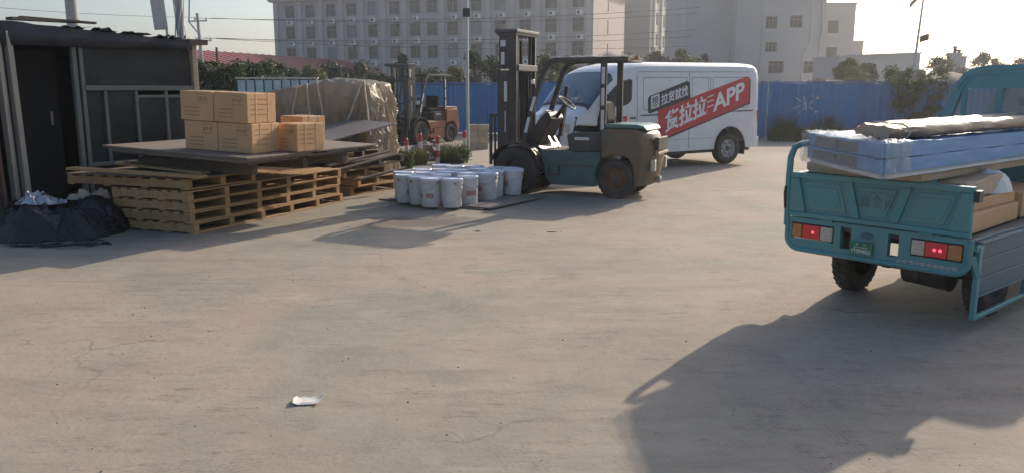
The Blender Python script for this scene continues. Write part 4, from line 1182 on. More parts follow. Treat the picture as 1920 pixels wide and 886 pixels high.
for k in range(4):
    for j in range(2):
        if b0 is None: b0 = MB().bx(0, .30, 0, .22, 0, .175).build('block', 'block', bs, bevel=.008); o = b0
        else: o = share(b0, bs, (0, 0, 0))
        o.location = (j * .31 + (.04 if k % 2 else 0), 0, k * .18)

# ------------------------------------------------------------------ loose things on the ground
rng = random.Random(71); mb = MB()
for _ in range(420):
    y = 2.2 + 20 * rng.random() ** 1.7; x = rng.uniform(-.62, .62) * y
    s = rng.choice((.003, .003, .004, .004, .005, .007)) ; vs, fs = rock(s, rng)
    mb.add(vs, fs, Matrix.Translation((x, y, s * .3)))
o = mb.build('gravel', 'pebble'); tag(o, 'scattered grit and small stones on the concrete', 'gravel', kind='stuff')
vs = []; fs = []
for i in range(7):
    for j in range(6):
        vs.append((-.075 + .15 * i / 6 + .006 * rng.uniform(-1, 1), -.05 + .1 * j / 5 + .004 * rng.uniform(-1, 1), .006 + .018 * abs(noise.noise(Vector((i * .5, j * .5, 2)))) + (.012 if i in (0, 6) else 0)))
for i in range(6):
    for j in range(5): a = i * 6 + j; fs.append((a, a + 6, a + 7, a + 1))
o = MB().add(vs, fs).build('paper_scrap', 'paper', smooth=60); o.location = (-1.12, 4.16, 0); o.rotation_euler = (0, 0, R(4)); tag(o, 'crumpled white paper scrap lying on the open concrete', 'paper')
o = MB().tube([(0, 0, .007), (.08, .015, .008), (.17, -.005, .007)], [.006, .008, .004], 6).build('stick', 'bark'); o.scale = (.7, .7, .7); o.location = (.42, 9.5, 0); tag(o, 'small dark stick on the concrete in front of the forklift', 'stick')
o = MB().tube([(0, 0, .006), (.04, .008, .006), (.07, -.003, .005)], [.005, .006, .003], 6).build('stick', 'bark'); o.location = (-.45, 9.55, 0); tag(o, 'tiny dark twig on the concrete below the buckets', 'stick')

# ------------------------------------------------------------------ forklifts (x forward, y left, origin under the front axle)
def forklift(label, loc, rz, body, cw, lid, group, mast_top=2.66, sheet=True):
    t = thing('forklift', label, 'forklift', loc, rz, group)
    HW = .50
    ch = MB().prism([(-1.36, .17), (-.62, .17), (-.50, .26), (-.46, .50), (-.40, .715), (-1.44, .715), (-1.44, .60), (-1.36, .45)], -HW, HW, 'y').build('chassis', body, t, bevel=.02)
    MB().bx(-.86, -.44, -HW - .004, -HW + .05, .49, .51).bx(-1.34, -.50, HW + .001, HW + .006, .485, .50).build('trim_line', 'black', ch)
    MB().bx(-.84, -.42, -HW + .02, HW - .02, .717, .735).build('floor_plate', 'dirt', t)
    MB().bx(-.75, -.55, HW - .02, HW + .07, .33, .36).bx(-.75, -.73, HW - .02, HW + .03, .33, .48).bx(-.57, -.55, HW - .02, HW + .03, .33, .48).build('step', 'black', t)
    # front fenders
    for s in (-1, 1):
        poly = []
        for i in range(11):
            a = R(20 + 150 * i / 10); poly.append((.0 + .46 * math.cos(a), .40 + .46 * math.sin(a)))
        poly2 = [(x * .94, .40 + (z - .40) * .94) for x, z in reversed(poly)]
        MB().prism(poly + poly2, s * .36, s * .62, 'y').build('fender', 'black', t)
    MB().prism([(-.40, .70), (.10, .70), (.12, .86), (-.10, .90), (-.32, .78)], -.36, .36, 'y').build('dash_base', 'black', t, bevel=.015)
    cowl = MB().prism([(-.06, .86), (-.30, .80), (-.52, 1.22), (-.46, 1.34), (-.30, 1.22)], -.30, .30, 'y').build('dashboard', 'black', t, bevel=.02)
    MB().prism([(-.44, 1.345), (-.31, 1.235), (-.28, 1.25), (-.40, 1.36)], .05, .27, 'y').build('paper_wad', 'sticker', cowl)
    col_ = MB().tube([(-.30, 0, 1.0), (-.66, 0, 1.46)], .035, 10).build('steering_column', 'black', t)
    mt = Matrix.Translation((-.68, 0, 1.48)) @ Matrix.Rotation(R(-38), 4, 'Y')
    sw = MB().tube(torus_pts(.165, 30, mt), .013, 8, True)
    for k in range(3):
        a = 2 * math.pi * k / 3; sw.tube([mt @ Vector((0, 0, -.02)), mt @ Vector((.16 * math.cos(a), .16 * math.sin(a), 0))], .009, 6)
    sw.build('steering_wheel', 'trimg', t, smooth=50)
    for k in range(3):
        lv = MB().tube([(-.70 + .03 * k, -.30 - .06 * k, .95), (-.74 + .02 * k, -.30 - .06 * k, 1.20)], .008, 6).lathe([(.001, 1.19), (.018, 1.2), (.018, 1.235), (.001, 1.245)], 8, Matrix.Translation((-.74 + .02 * k, -.30 - .06 * k, 0)))
        lv.build('lever', 'black', t)
    MB().beam((-.52, .12, .74), (-.40, .12, .93), .07, .015).beam((-.55, -.05, .74), (-.44, -.05, .92), .07, .015).build('pedal', 'chrome', t)
    hd = MB().prism([(-1.45, .72), (-.88, .72), (-.84, .98), (-.92, 1.01), (-1.45, 1.03)], -.44, .44, 'y').build('engine_hood', 'blackd', t, bevel=.02)
    MB().bx(-1.22, -.98, .4405, .443, .90, .945).build('sticker', 'sticker', hd)
    st = MB().prism([(-1.42, 1.035), (-.90, 1.02), (-.88, 1.08), (-.95, 1.13), (-1.40, 1.11)], -.25, .25, 'y').build('seat', 'vinyl', t, bevel=.025)
    MB().prism([(-1.38, 1.09), (-1.27, 1.10), (-1.33, 1.48), (-1.37, 1.52), (-1.43, 1.50), (-1.46, 1.2)], -.24, .24, 'y').build('backrest', 'vinyl', t, bevel=.03)
    # counterweight with wheel arch
    arc = []
    for i in range(13):
        a = R(15 + 155 * i / 12); arc.append((-1.70 + .385 * math.cos(a), .30 + .385 * math.sin(a)))
    arc = [p for p in arc if p[0] < -1.45]
    poly = [(-1.45, 1.085), (-2.20, 1.085), (-2.33, 1.02), (-2.42, .82), (-2.43, .60), (-2.37, .34), (-2.28, .20), (-2.08, .20)] + arc[::-1] + [(-1.45, .70)]
    poly = [(-1.45 + (x + 1.45) * .87 if x < -2.1 else x, z) for x, z in poly]
    cm = MB(); ny = 12
    for j in range(ny + 1):
        y = -.53 + 1.06 * j / ny
        for x, z in poly:
            pull = max(0., (-1.9 - x)) / .43 * .22 * (abs(y) / .53) ** 2.4        # rounded in plan at the tail
            cm.v.append((x + pull, y, z))
    npl = len(poly)
    for j in range(ny):
        for i in range(npl): cm.f.append((j * npl + i, j * npl + (i + 1) % npl, (j + 1) * npl + (i + 1) % npl, (j + 1) * npl + i))
    cm.f.append(tuple(range(npl))); cm.f.append(tuple(ny * npl + i for i in reversed(range(npl))))
    cwt = cm.build('counterweight', cw, t, bevel=.04, seg=3, smooth=40)
    MB().prism([(-1.45, 1.09), (-2.08, 1.09), (-2.17, 1.06), (-2.12, 1.135), (-2.0, 1.16), (-1.50, 1.165)], -.46, .46, 'y').build('hood_lid', lid, t, bevel=.03, seg=3)
    MB().bx(-2.315, -2.25, -.30, .30, .76, .96).build('radiator_grille', 'black', cwt, bevel=.01)
    for k in range(6): MB().bx(-2.322, -2.3155, -.28, .28, .775 + k * .03, .785 + k * .03).build('grille_bar', 'blackd', cwt)
    MB().prism([(-2.02, .98), (-2.10, .86), (-2.10, .78), (-2.02, .80)], .44, .515, 'y').build('side_recess', 'black', cwt)
    MB().bx(-2.33, -2.27, -.33, .33, .69, .735).build('bumper_lip', 'kraft', cwt, bevel=.01)
    for s in (-1, 1): MB().bx(-2.29, -2.22, s * .36 - .05, s * .36 + .05, .44, .62).build('tail_lamp', 'clearlens', t, bevel=.008)
    MB().lathe([(.06, 0), (.06, .09), (.03, .1)], 12, Matrix.Translation((-2.2, 0, .28)) @ Matrix.Rotation(R(-90), 4, 'Y')).build('tow_pin', 'steel', t)
    # overhead guard
    GZ = 2.16
    for s in (-1, 1):
        y = s * .45
        pts = [(-.10, y, .84), (-.17, y, 1.15), (-.31, y, 1.62), (-.44, y, 1.98), (-.50, y, 2.08), (-.58, y, 2.14), (-.68, y, GZ)]
        pl = MB()
        for a, b in zip(pts, pts[1:]): pl.beam(a, Vector(b) + (Vector(b) - Vector(a)).normalized() * .012, .055, .075)
        o = pl.build('front_pillar', 'blackd', t)
        o2 = MB().bx(-1.50, -1.40, y - .03, y + .03, 1.0, GZ + .02).build('rear_pillar', 'blackd', t, bevel=.01)
        MB().beam((-.66, y, GZ), (-1.80, y, GZ), .06, .07).build('roof_rail', 'blackd', t, bevel=.01)
        if s > 0:
            for z0, z1 in ((1.07, 1.38), (1.45, 1.72), (1.78, 2.04)): MB().bx(-1.475, -1.425, y + .0305, y + .033, z0, z1).build('sticker', 'sticker', o2)
            for (a, b) in (((-.135, .035, 1.0), (-.20, .035, 1.25)), ((-.23, .035, 1.35), (-.30, .035, 1.58))):
                MB().beam((a[0], y + .0305, a[2]), (b[0], y + .0305, b[2]), .004, .05).build('sticker', 'sticker', o)
    for k in range(7):
        y = -.36 + .12 * k; MB().beam((-.62, y, GZ + .01), (-1.76, y, GZ + .01), .018, .05).build('roof_bar', 'blackd', t)
    for x in (-.66, -1.45, -1.79): MB().bx(x - .03, x + .03, -.42, .42, GZ - .035, GZ + .03).build('roof_crossbar', 'blackd', t)
    if sheet:
        vs = []; fs = []
        for i in range(31):
            for j in range(21):
                x = -.62 - 1.22 * i / 30; y = -.44 + .90 * j / 20
                vs.append((x, y + .02 * noise.noise(Vector((x * 5, y * 5, 3))), GZ + .045 + .012 * noise.noise(Vector((x * 4, y * 4, 0))) + .05 * max(0, noise.noise(Vector((x * 9, y * 9, 5)))) + (.09 * max(0, 1 - abs(i - 21) / 4) * (.5 + .5 * math.sin(j * 1.4)) if j > 12 else 0)))
        for i in range(30):
            for j in range(20): a = i * 21 + j; fs.append((a, a + 21, a + 22, a + 1))
        MB().add(vs, fs).build('roof_plastic_sheet', 'film', t, smooth=60)
        MB().lathe([(.05, 0), (.05, .02), (.03, .06)], 10, Matrix.Translation((-1.9, .2, GZ - .01))).beam((-1.78, .2, GZ), (-1.92, .2, GZ), .03, .02).build('rear_beacon', 'amber', t)
    # mast
    for s in (-1, 1):
        y = s * .40
        outer = MB().bx(.19, .39, y - .035, y + .035, .10, 2.0)
        outer.bx(.19, .22, y - s * .035, y - s * .085, .10, 2.0).bx(.36, .39, y - s * .035, y - s * .085, .10, 2.0)
        ro = outer.build('mast_outer_rail', 'blackd', t, bevel=.004, seg=1)
        inn = MB().bx(.05, .185, y - s * .0 - .03, y + .03, .16, mast_top - .06)
        inn.build('mast_inner_rail', 'black', t, bevel=.004, seg=1)
        cy = MB().lathe([(.04, .2), (.04, 1.55), (.024, 1.56), (.024, mast_top - .1)], 14, Matrix.Translation((.10, s * .28, 0)))
        cy.build('lift_cylinder', 'black', t, smooth=40)
        rod = MB().lathe([(.026, 1.56), (.026, mast_top - .12)], 14, Matrix.Translation((.12, s * .30, 0))).build('cylinder_rod', 'chrome', t, smooth=40)
        MB().bx(.20, .235, s * .14 - .02, s * .14 + .02, .6, mast_top - .15).build('chain', 'black', t)
        if s > 0:
            MB().bx(.215, .265, y + .0355, y + .038, 2.05 - .55, 2.05 - .22).build('sticker', 'sticker', ro)
            MB().bx(.24, .255, y + .0355, y + .038, 1.0, 1.35).build('sticker', 'sticker', ro)
            side = MB().bx(.05, .36, y + .031, y + .034, 2.04, mast_top - .08).build('mast_side_plate', 'blackd', t)
            MB().bx(.24, .33, y + .0345, y + .037, mast_top - .27, mast_top - .17).bx(.26, .32, y + .0345, y + .037, 2.10, 2.30).build('sticker', 'sticker', side)
    MB().bx(.02, .42, -.50, .47, mast_top - .05, mast_top).bx(.04, .40, -.46, .44, mast_top - .09, mast_top - .051).build('mast_top_plate', 'trimg', t, bevel=.006)
    MB().bx(.03, .10, -.44, .37, 2.0, 2.10).build('mast_crossbeam', 'trimg', t, bevel=.006)
    MB().bx(.36, .41, -.37, .37, 1.94, 2.03).bx(.2, .26, -.37, .37, .16, .3).build('mast_crossbeam', 'blackd', t, bevel=.006)
    if sheet: MB().bx(.34, .36, -.34, .34, 2.12, mast_top - .1).build('mast_back_panel', 'black', t)
    MB().beam((-.25, .43, .72), (.2, .43, .80), .06, .06).beam((-.25, -.43, .72), (.2, -.43, .80), .06, .06).build('tilt_cylinder', 'steel', t)
    # carriage, backrest, forks
    MB().bx(.40, .46, -.46, .46, .14, .24).bx(.40, .46, -.46, .46, .46, .56).bx(.405, .455, -.40, -.30, .24, .46).bx(.405, .455, .30, .40, .24, .46).build('carriage', 'blackd', t, bevel=.006)
    lb = MB().bx(.465, .505, -.52, -.47, .46, 1.30).bx(.465, .505, .47, .52, .46, 1.30).bx(.465, .505, -.47, .47, 1.25, 1.30)
    for k in range(5): lb.bx(.47, .50, -.33 + k * .16, -.30 + k * .16, .56, 1.25)
    lb.build('load_backrest', 'blackd', t, bevel=.004, seg=1)
    for s in (-1, 1):
        MB().prism([(.465, .07), (1.52, .07), (1.52, .085), (.52, .115), (.52, .58), (.465, .58)], s * .26 - .06, s * .26 + .06, 'y').build('fork', 'black', t)
    for s in (-1, 1):
        wheel('front_wheel', t, 0., s * .49, .385, .24, 'blackd', .52, s)
        wheel('rear_wheel', t, -1.70, s * .43, .30, .20, 'rust' if sheet else 'blackd', .62, s)
    MB().tube([(-1.70, -.4, .30), (-1.70, .4, .30)], .05, 8).tube([(0, -.4, .385), (0, .4, .385)], .07, 8).build('axle', 'black', t)
    if sheet:
        MB().bx(-.27, -.22, .40, .47, 1.78, 1.86).build('head_lamp', 'chrome', t, bevel=.01)
        vp = MB().beam((-.40, -.45, .9), (-.52, -.45, 1.75), .10, .06).build('intake_stack', 'black', t)
    return t
forklift('worn green forklift with rusty counterweight standing beside the paint buckets', (.29, 13.71, 0), R(156), 'green', 'cwt', 'greenlid', None)
forklift('smaller-looking orange forklift parked farther back before the blue hoarding', (-3.35, 25.6, 0), R(238), 'orange', 'orange', 'orange', None, 2.5, False)

# ------------------------------------------------------------------ delivery van (x forward, y left)
vn = thing('delivery_van', 'white high-roof delivery van with red diagonal advertising behind the green forklift', 'van', (3.2, 18.54, 0), R(210))
vn.rotation_euler = (0, R(.5), R(210))
def interp(tab, x):
    if x <= tab[0][0]: return tab[0][1]
    for (a, va), (b, vb) in zip(tab, tab[1:]):
        if x <= b: return va + (vb - va) * (x - a) / (b - a)
    return tab[-1][1]
ZR = [(-2.42, 2.16), (-2.38, 2.22), (-2.28, 2.265), (-2.0, 2.28), (.9, 2.28), (1.2, 2.265), (1.5, 2.21), (1.72, 2.12), (1.85, 2.03), (2.05, 1.83), (2.25, 1.60), (2.42, 1.38), (2.50, 1.29), (2.62, 1.24), (2.78, 1.14), (2.86, 1.02), (2.90, .85)]
WF = [(-2.42, .97), (-2.36, .995), (-2.2, 1), (1.9, 1), (2.3, .985), (2.55, .95), (2.75, .88), (2.86, .78), (2.90, .72)]
RA, FA, WR = -1.52, 1.78, .355
def zbot(x):
    z = .36 if x < 2.7 else .30
    for ax in (RA, FA):
        d = abs(x - ax)
        if d < .49: z = max(z, .37 + math.sqrt(.49 ** 2 - d * d))
    return z
def side_y(z): return .97 - .03 * (z - .4)
TT = [0, .10, .22, .40, .60, .80, .90, .955, .985, 1.0, 1.0]
YY = [1, 1, 1, 1, 1, 1, .985, .95, .87, .55, 0]
def section(x):
    zr = interp(ZR, x); wf = interp(WF, x); zb = zbot(x)
    pts = []
    for i, (t_, y_) in enumerate(zip(TT, YY)):
        z = .40 + t_ * (zr - .40)
        if i == 0: z = zb
        z = max(z, zb + .0015 * i)
        crown = .018 if i == 10 else (.012 if i == 9 else 0)
        pts.append((x, side_y(z) * wf * y_, z + crown))
    return pts
xs = sorted(set([-2.42, -2.38, -2.28, -2.1] + [RA + .49 * math.cos(R(a)) for a in range(0, 181, 12)] + [-.9, -.5, 0, .5, .9, 1.2] + [FA + .49 * math.cos(R(a)) for a in range(0, 181, 12)] + [1.5, 1.72, 1.85, 2.05, 2.25, 2.42, 2.50, 2.62, 2.70, 2.78, 2.86, 2.90]))
secs = [section(x) for x in xs]
mb = MB(); vs = []; fs = []; k = len(TT); n2 = 2 * k - 1
for s_ in secs:
    full = [(p[0], -p[1], p[2]) for p in s_[:-1]] + [s_[-1]] + [p for p in reversed(s_[:-1])]
    vs += full
for i in range(len(secs) - 1):
    for j in range(n2 - 1): fs.append((i * n2 + j, i * n2 + j + 1, (i + 1) * n2 + j + 1, (i + 1) * n2 + j))
fs.append(tuple(range(n2))); fs.append(tuple((len(secs) - 1) * n2 + j for j in reversed(range(n2))))
body = mb.add(vs, fs).build('body', 'vanwhite', vn, smooth=32)
MB().bx(-2.3, 2.6, -.82, .82, .28, .42).build('underbody', 'black', vn)
for ax in (RA, FA):
    for s in (-1, 1):
        ar = []
        for i in range(13):
            a = R(180 * i / 12); ar.append((ax + .485 * math.cos(a), .365 + .485 * math.sin(a)))
        MB().prism(ar, s * .45, s * .60, 'y').build('wheel_well', 'black', vn)
        wheel('wheel', vn, ax, s * .84, WR, .22, 'galv', .60, s, tread=False)
MB().tube([(RA, -.8, WR), (RA, .8, WR)], .07, 8).build('rear_axle', 'black', vn)
def on_side(poly, off, name, m, parent=vn, xfun=None):
    """flat piece lying on the left flank, poly in (x, z)"""
    pl = MB(); vs = [(x, side_y(z) + off, z) for x, z in poly]
    n = len(vs); vs += [(x, y - .002, z) for x, y, z in vs]
    return pl.add(vs, [tuple(range(n)), tuple(range(2 * n - 1, n - 1, -1))] + [(i, (i + 1) % n, n + (i + 1) % n, n + i) for i in range(n)]).build(name, m, parent)
def side_line(a, b, w, name, m, off=.003, parent=vn):
    a, b = Vector(a), Vector(b); d = (b - a).normalized(); nn = Vector((-d.y, d.x)) * w / 2
    return on_side([tuple(a + nn), tuple(b + nn), tuple(b - nn), tuple(a - nn)], off, name, m, parent)
# seams, pressed panels, mouldings
for x, z0, z1 in ((1.17, .42, 2.0), (-.28, .42, 2.06), (-.91, .95, 1.97)): side_line((x, z0), (x, z1), .010, 'door_seam', 'seam')
side_line((1.17, 2.08), (-.28, 2.08), .010, 'door_seam', 'seamg'); side_line((-.3, 2.08), (-2.2, 2.08), .010, 'door_seam', 'seamg')
for x0, x1 in ((1.0, -.20), (-.36, -.84), (-.98, -2.1)):
    side_line((x0, 1.96), (x1, 1.96), .014, 'pressed_line', 'seamg'); side_line((x0, 1.28), (x1, 1.28), .012, 'pressed_line', 'seamg')
    side_line((x0, 1.28), (x0, 1.96), .012, 'pressed_line', 'seamg'); side_line((x1, 1.28), (x1, 1.96), .012, 'pressed_line', 'seamg')
side_line((1.10, 1.165), (-2.25, 1.205), .034, 'side_moulding', 'seamg', .004)
side_line((1.05, 1.165), (.55, 1.17), .028, 'side_moulding', 'trimg', .006); side_line((-1.75, 1.20), (-2.2, 1.205), .028, 'side_moulding', 'trimg', .006)
side_line((1.05, .62), (-1.0, .62), .008, 'pressed_line', 'seamg')
# wheel-arch lip
lip = []
for i in range(19):
    a = R(180 * i / 18); lip.append((RA + .49 * math.cos(a), .37 + .49 * math.sin(a)))
lip2 = [(RA + (x - RA) * 1.07, .37 + (z - .37) * 1.07) for x, z in reversed(lip)]
on_side(lip + lip2, .012, 'arch_lip', 'vanwhite')
MB().bx(-2.04, -2.02, .62, .93, .20, .50).build('mud_flap', 'black', vn)
# glass
ws = MB(); wf_ = MB()
def sec_pt(x, u):
    """point of the body section at x; u from -1 (right) to 1 (left) across the glazed top part"""
    sp = section(x)[6:]                       # upper shoulder ... centre
    k_ = abs(u) * (len(sp) - 1); i_ = min(int(k_), len(sp) - 2); f_ = k_ - i_
    sp = sp[::-1]
    p = Vector(sp[i_]).lerp(Vector(sp[i_ + 1]), f_)
    return Vector((p.x, p.y * (1 if u >= 0 else -1), p.z))
st_ = [1.80, 1.9, 2.0, 2.1, 2.2, 2.3, 2.38, 2.42]
for mb_, off, pad in ((wf_, .007, 0), (ws, .014, .035)):
    vs = []; fs = []
    us = [(-1 + 2 * q / 20) * (1 - pad * 1.6) for q in range(21)]
    for i, x in enumerate(st_):
        xx = x + (pad if i == 0 else (-pad if i == len(st_) - 1 else 0))
        for u in us:
            p = sec_pt(xx, u); vs.append((p.x + off, p.y * (1 + off * .6), p.z + off))
    m_ = len(us)
    for i in range(len(st_) - 1):
        for j in range(m_ - 1): fs.append((i * m_ + j, i * m_ + j + 1, (i + 1) * m_ + j + 1, (i + 1) * m_ + j))
    mb_.add(vs, fs)
wfo = wf_.build('windscreen_frame', 'black', vn, smooth=50)
wso = ws.build('windscreen', 'wsglass', vn, smooth=50)
MB().tube([(2.44, .45, 1.38), (2.22, .20, 1.68)], .010, 5).tube([(2.44, -.1, 1.39), (2.22, -.35, 1.68)], .010, 5).build('wiper', 'black', wso)
dw = [(1.30, 1.90), (1.36, 1.93), (1.62, 1.88), (1.80, 1.74), (2.0, 1.56), (2.14, 1.42), (2.12, 1.36), (1.58, 1.36), (1.40, 1.42), (1.32, 1.50)]
on_side(dw, .006, 'door_window_seal', 'black')
cx_ = sum(p[0] for p in dw) / len(dw); cz_ = sum(p[1] for p in dw) / len(dw)
on_side([(cx_ + (x - cx_) * .93, cz_ + (z - cz_) * .90) for x, z in dw], .009, 'door_window', 'vglass')
side_line((2.2, .5), (2.2, 1.3), .010, 'door_seam', 'seam')
MB().bx(1.22, 1.36, .96, .985, 1.10, 1.14).build('door_handle', 'trimg', vn, bevel=.006)
mr = MB().bx(1.93, 2.10, 1.02, 1.20, 1.32, 1.62).build('mirror', 'black', vn, bevel=.03)
MB().beam((2.02, .95, 1.36), (2.02, 1.05, 1.40), .05, .05).build('mirror_arm', 'black', mr)
on_side([(1.95, .98), (1.45, .98), (1.45, 1.16), (1.95, 1.16)], .005, 'door_sticker', 'red')
v_, f_, tw, th2 = text_mesh('货拉拉', .11, .002)
mb = MB(); mb.add([(1.92 - x * .42 / tw, side_y(1.0 + y) + .008, 1.01 + y) for x, y in v_], f_).build('door_lettering', 'cardtape', vn, recalc=False)
# rear end
MB().bx(-2.50, -2.40, -.93, .93, .38, .60).build('rear_bumper', 'vanwhite', vn, bevel=.03)
for s in (-1, 1):
    MB().bx(-2.45, -2.36, s * .86 - .06, s * .86 + .075, .92, 1.22).build('tail_lamp', 'redlens', vn, bevel=.02)
    MB().bx(2.74, 2.86, s * .68 - .12, s * .68 + .12, .84, 1.04).build('head_lamp', 'clearlens', vn, bevel=.03)
MB().bx(2.80, 2.93, -.60, .60, .60, .80).build('grille', 'black', vn, bevel=.02)
MB().bx(2.70, 2.94, -.80, .80, .30, .52).build('front_bumper', 'trimg', vn, bevel=.05)
MB().bx(-2.44, -2.42, -.003, .003, .62, 2.1).build('rear_door_seam', 'seam', vn)
# advertising panels: dark band above, red band below, both climbing to the rear
def slope_poly(tl, bl, tr, br, cut=.06):
    return [tl, bl, br, tr]
on_side([(.62, 1.26), (.55, .60), (-2.13, 1.37), (-2.13, 1.90), (-2.07, 1.975), (-2.0, 1.975)], .005, 'red_banner', 'red')
side_line((.56, .605), (-2.13, 1.375), .035, 'banner_dark_edge', 'charcoal', .007); side_line((-2.125, 1.36), (-2.125, 1.92), .03, 'banner_dark_edge', 'charcoal', .007)  # charcoal strips along the red banner's lower and rear edges
on_side([(.88, 1.52), (.83, 1.57), (-.22, 1.885), (-.29, 1.85), (-.31, 1.50), (.84, 1.20), (.88, 1.23)], .006, 'dark_banner', 'charcoal')
def side_text(body_, x0, x1, za, zb, hgt, m, off, bold):
    """lettering from x0 to x1 (towards the rear), base line from za to zb, upright strokes"""
    v, f, w, h_ = text_mesh(body_, 1., bold)
    vs = []
    for x, y in v:
        t_ = x / w; X_ = x0 + (x1 - x0) * t_; Z_ = za + (zb - za) * t_ + y / h_ * hgt
        vs.append((X_, side_y(Z_) + off, Z_))
    return MB().add(vs, f).build('lettering', m, vn, recalc=False)
side_text('货拉拉', .42, -.78, .76, 1.13, .46, 'white', .009, .035)
side_text('APP', -.98, -1.95, 1.19, 1.50, .38, 'white', .009, .03)
for k in range(3): side_line((-.80, 1.30 + k * .11), (-1.0, 1.355 + k * .11), .022, 'speed_line', 'white', .0095)
side_text('拉货就找', .52, -.24, 1.36, 1.57, .24, 'white', .010, .02)
on_side([(.80, 1.56), (.80, 1.29), (.57, 1.345), (.57, 1.62)], .009, 'white_tile', 'white')
side_text('想', .78, .60, 1.325, 1.37, .22, 'charcoal', .012, .01)
# ------------------------------------------------------------------ cargo tricycle (x forward, y left, origin under the tail's left corner)
tk = thing('cargo_tricycle', 'teal electric cargo tricycle with lit tail lamps, seen from behind on the right', 'tricycle', (2.27, 6.47, 0), R(40))
W_ = 1.39
MB().bx(.03, 2.45, -W_ + .02, -.02, .60, .66).build('bed_floor', 'trimg', tk)
for y in (-.38, -1.02): MB().bx(.05, 3.6, y - .04, y + .04, .44, .595).build('chassis_rail', 'black', tk)
for x in (.15, .9, 1.7, 2.3): MB().bx(x, x + .06, -W_ + .05, -.05, .545, .598).build('cross_member', 'black', tk)
MB().tube([(.70, -1.25, .28), (.70, -.15, .28)], .045, 10).lathe([(.04, -.14), (.13, -.1), (.15, 0), (.13, .1), (.04, .14)], 18, Matrix.Translation((.70, -.80, .29)) @ Matrix.Rotation(R(90), 4, 'X')).build('rear_axle', 'black', tk, smooth=40)
MB().lathe([(.001, -.20), (.13, -.18), (.15, .16), (.001, .20)], 18, Matrix.Translation((.55, -.92, .31)) @ Matrix.Rotation(R(90), 4, 'X')).build('drive_motor', 'blackd', tk, smooth=40)
for y in (-.38, -1.02):
    for k in range(4): MB().tube([(.70 - .42 + k * .06, y, .42 - k * .006), (.70, y, .33 - k * .014), (.70 + .42 - k * .06, y, .42 - k * .006)], .016, 5).build('leaf_spring', 'black', tk)
for y, s in ((-.24, 1), (-1.27, -1)): wheel('rear_wheel', tk, .70, y, .285, .165, 'blackd', .55, s)
MB().bx(.28, .30, -.34, -.10, .36, .48).build('mud_flap', 'black', tk)
MB().bx(.16, .19, -.98, -.95, .30, .46).bx(.10, .13, -.80, -.74, .36, .45).build('bracket', 'black', tk)
# bumper plate with openings
hl = [(.04, .40, .505, .635), (.455, .54, .475, .645), (.825, .905, .475, .64), (.99, 1.35, .505, .635)]
bw = wall_holes(W_, .672, [(a, b, c, d) for a, b, c, d in hl], .05, z0=.455)
bo = bw.build('bumper_panel', 'teal', tk); bo.rotation_euler = (0, 0, R(-90)); bo.location = (-.02, 0, 0)
# back skin of the same panel so that it has thickness
bw2 = wall_holes(W_, .672, [(a, b, c, d) for a, b, c, d in hl], .0, z0=.455).build('bumper_panel', 'teal', tk); bw2.rotation_euler = (0, 0, R(-90)); bw2.location = (.03, 0, 0)
cv = [(0, .672)] + [(0, .52)] + [(-.10 + .10 * math.cos(R(a)), .52 + .10 * math.sin(R(a))) for a in range(0, -91, -15)] + [(-W_ + .10 + .10 * math.cos(R(a)), .52 + .10 * math.sin(R(a))) for a in range(-90, -181, -15)] + [(-W_, .672)]
MB().tube([(-.015, y, z) for y, z in cv], .022, 8).build('bumper_tube', 'teal', tk, smooth=40)
MB().prism([(-.02, .456), (-.06, .432), (-W_ + .06, .432), (-W_ + .02, .456)], -.018, .028, 'x').build('bumper_skirt', 'teal', tk)
def tail_light(y0, y1, flip):
    h_ = MB().bx(-.012, .03, y1, y0, .512, .628).build('tail_light', 'black', tk)
    L3 = y0 - y1
    seg = [('amber', 0, .26), ('glow', .26, .70), ('clearlens', .70, 1.)]
    if flip: seg = [('clearlens', 0, .28), ('glow', .28, .72), ('amber', .72, 1.)]
    for m_, a, b in seg: MB().bx(-.030, -.0125, y0 - L3 * b + .003, y0 - L3 * a - .003, .516, .624).build({'amber': 'amber_lens', 'glow': 'red_lens', 'clearlens': 'clear_lens'}[m_], m_, h_, bevel=.006)
    yc = y0 - L3 * .5
    for dy in ((0.0,) if not flip else (0.02, -.02)): MB().lathe([(.012, 0), (.010, .004), (.001, .006)], 12, Matrix.Translation((-.031, yc + dy - .01, .57)) @ Matrix.Rotation(R(-90), 4, 'Y')).build('lit_bulb', 'bulb', h_)
    for kk in range(4): MB().bx(-.0325, -.0302, y0 - L3 * (.06 + (.72 if not flip else 0)), y0 - L3 * (.22 + (.72 if not flip else 0)), .53 + kk * .023, .535 + kk * .023).build('lens_rib', 'clearlens', h_)
tail_light(-.045, -.395, False); tail_light(-.995, -1.345, True)
# number plate and badge
pt_ = MB().bx(-.045, -.036, -.725, -.545, .455, .555).build('number_plate', 'plate', tk, bevel=.004)
MB().bx(-.0475, -.0455, -.72, -.55, .459, .462).bx(-.0475, -.0455, -.72, -.55, .548, .551).bx(-.0475, -.0455, -.553, -.55, .462, .548).bx(-.0475, -.0455, -.72, -.717, .462, .548).build('plate_border', 'lettertl', pt_)
def rear_text(body_, y0, y1, z0, hgt, x, m, parent, bold=.0, name='lettering', depth=0.):
    v, f, w, h_ = text_mesh(body_, 1., bold)
    vs = [(x, y0 + (y1 - y0) * a / w, z0 + b / h_ * hgt) for a, b in v]
    o = MB().add(vs, f).build(name, m, parent, recalc=False)
    if depth:
        sd = o.modifiers.new('raised', 'SOLIDIFY'); sd.thickness = depth; sd.offset = 0
    return o
rear_text('潍', -.595, -.612, .525, .018, -.0465, 'white', pt_); rear_text('坊', -.655, -.672, .525, .018, -.0465, 'white', pt_)
rear_text('电动三轮车', -.58, -.69, .505, .013, -.0465, 'white', pt_)
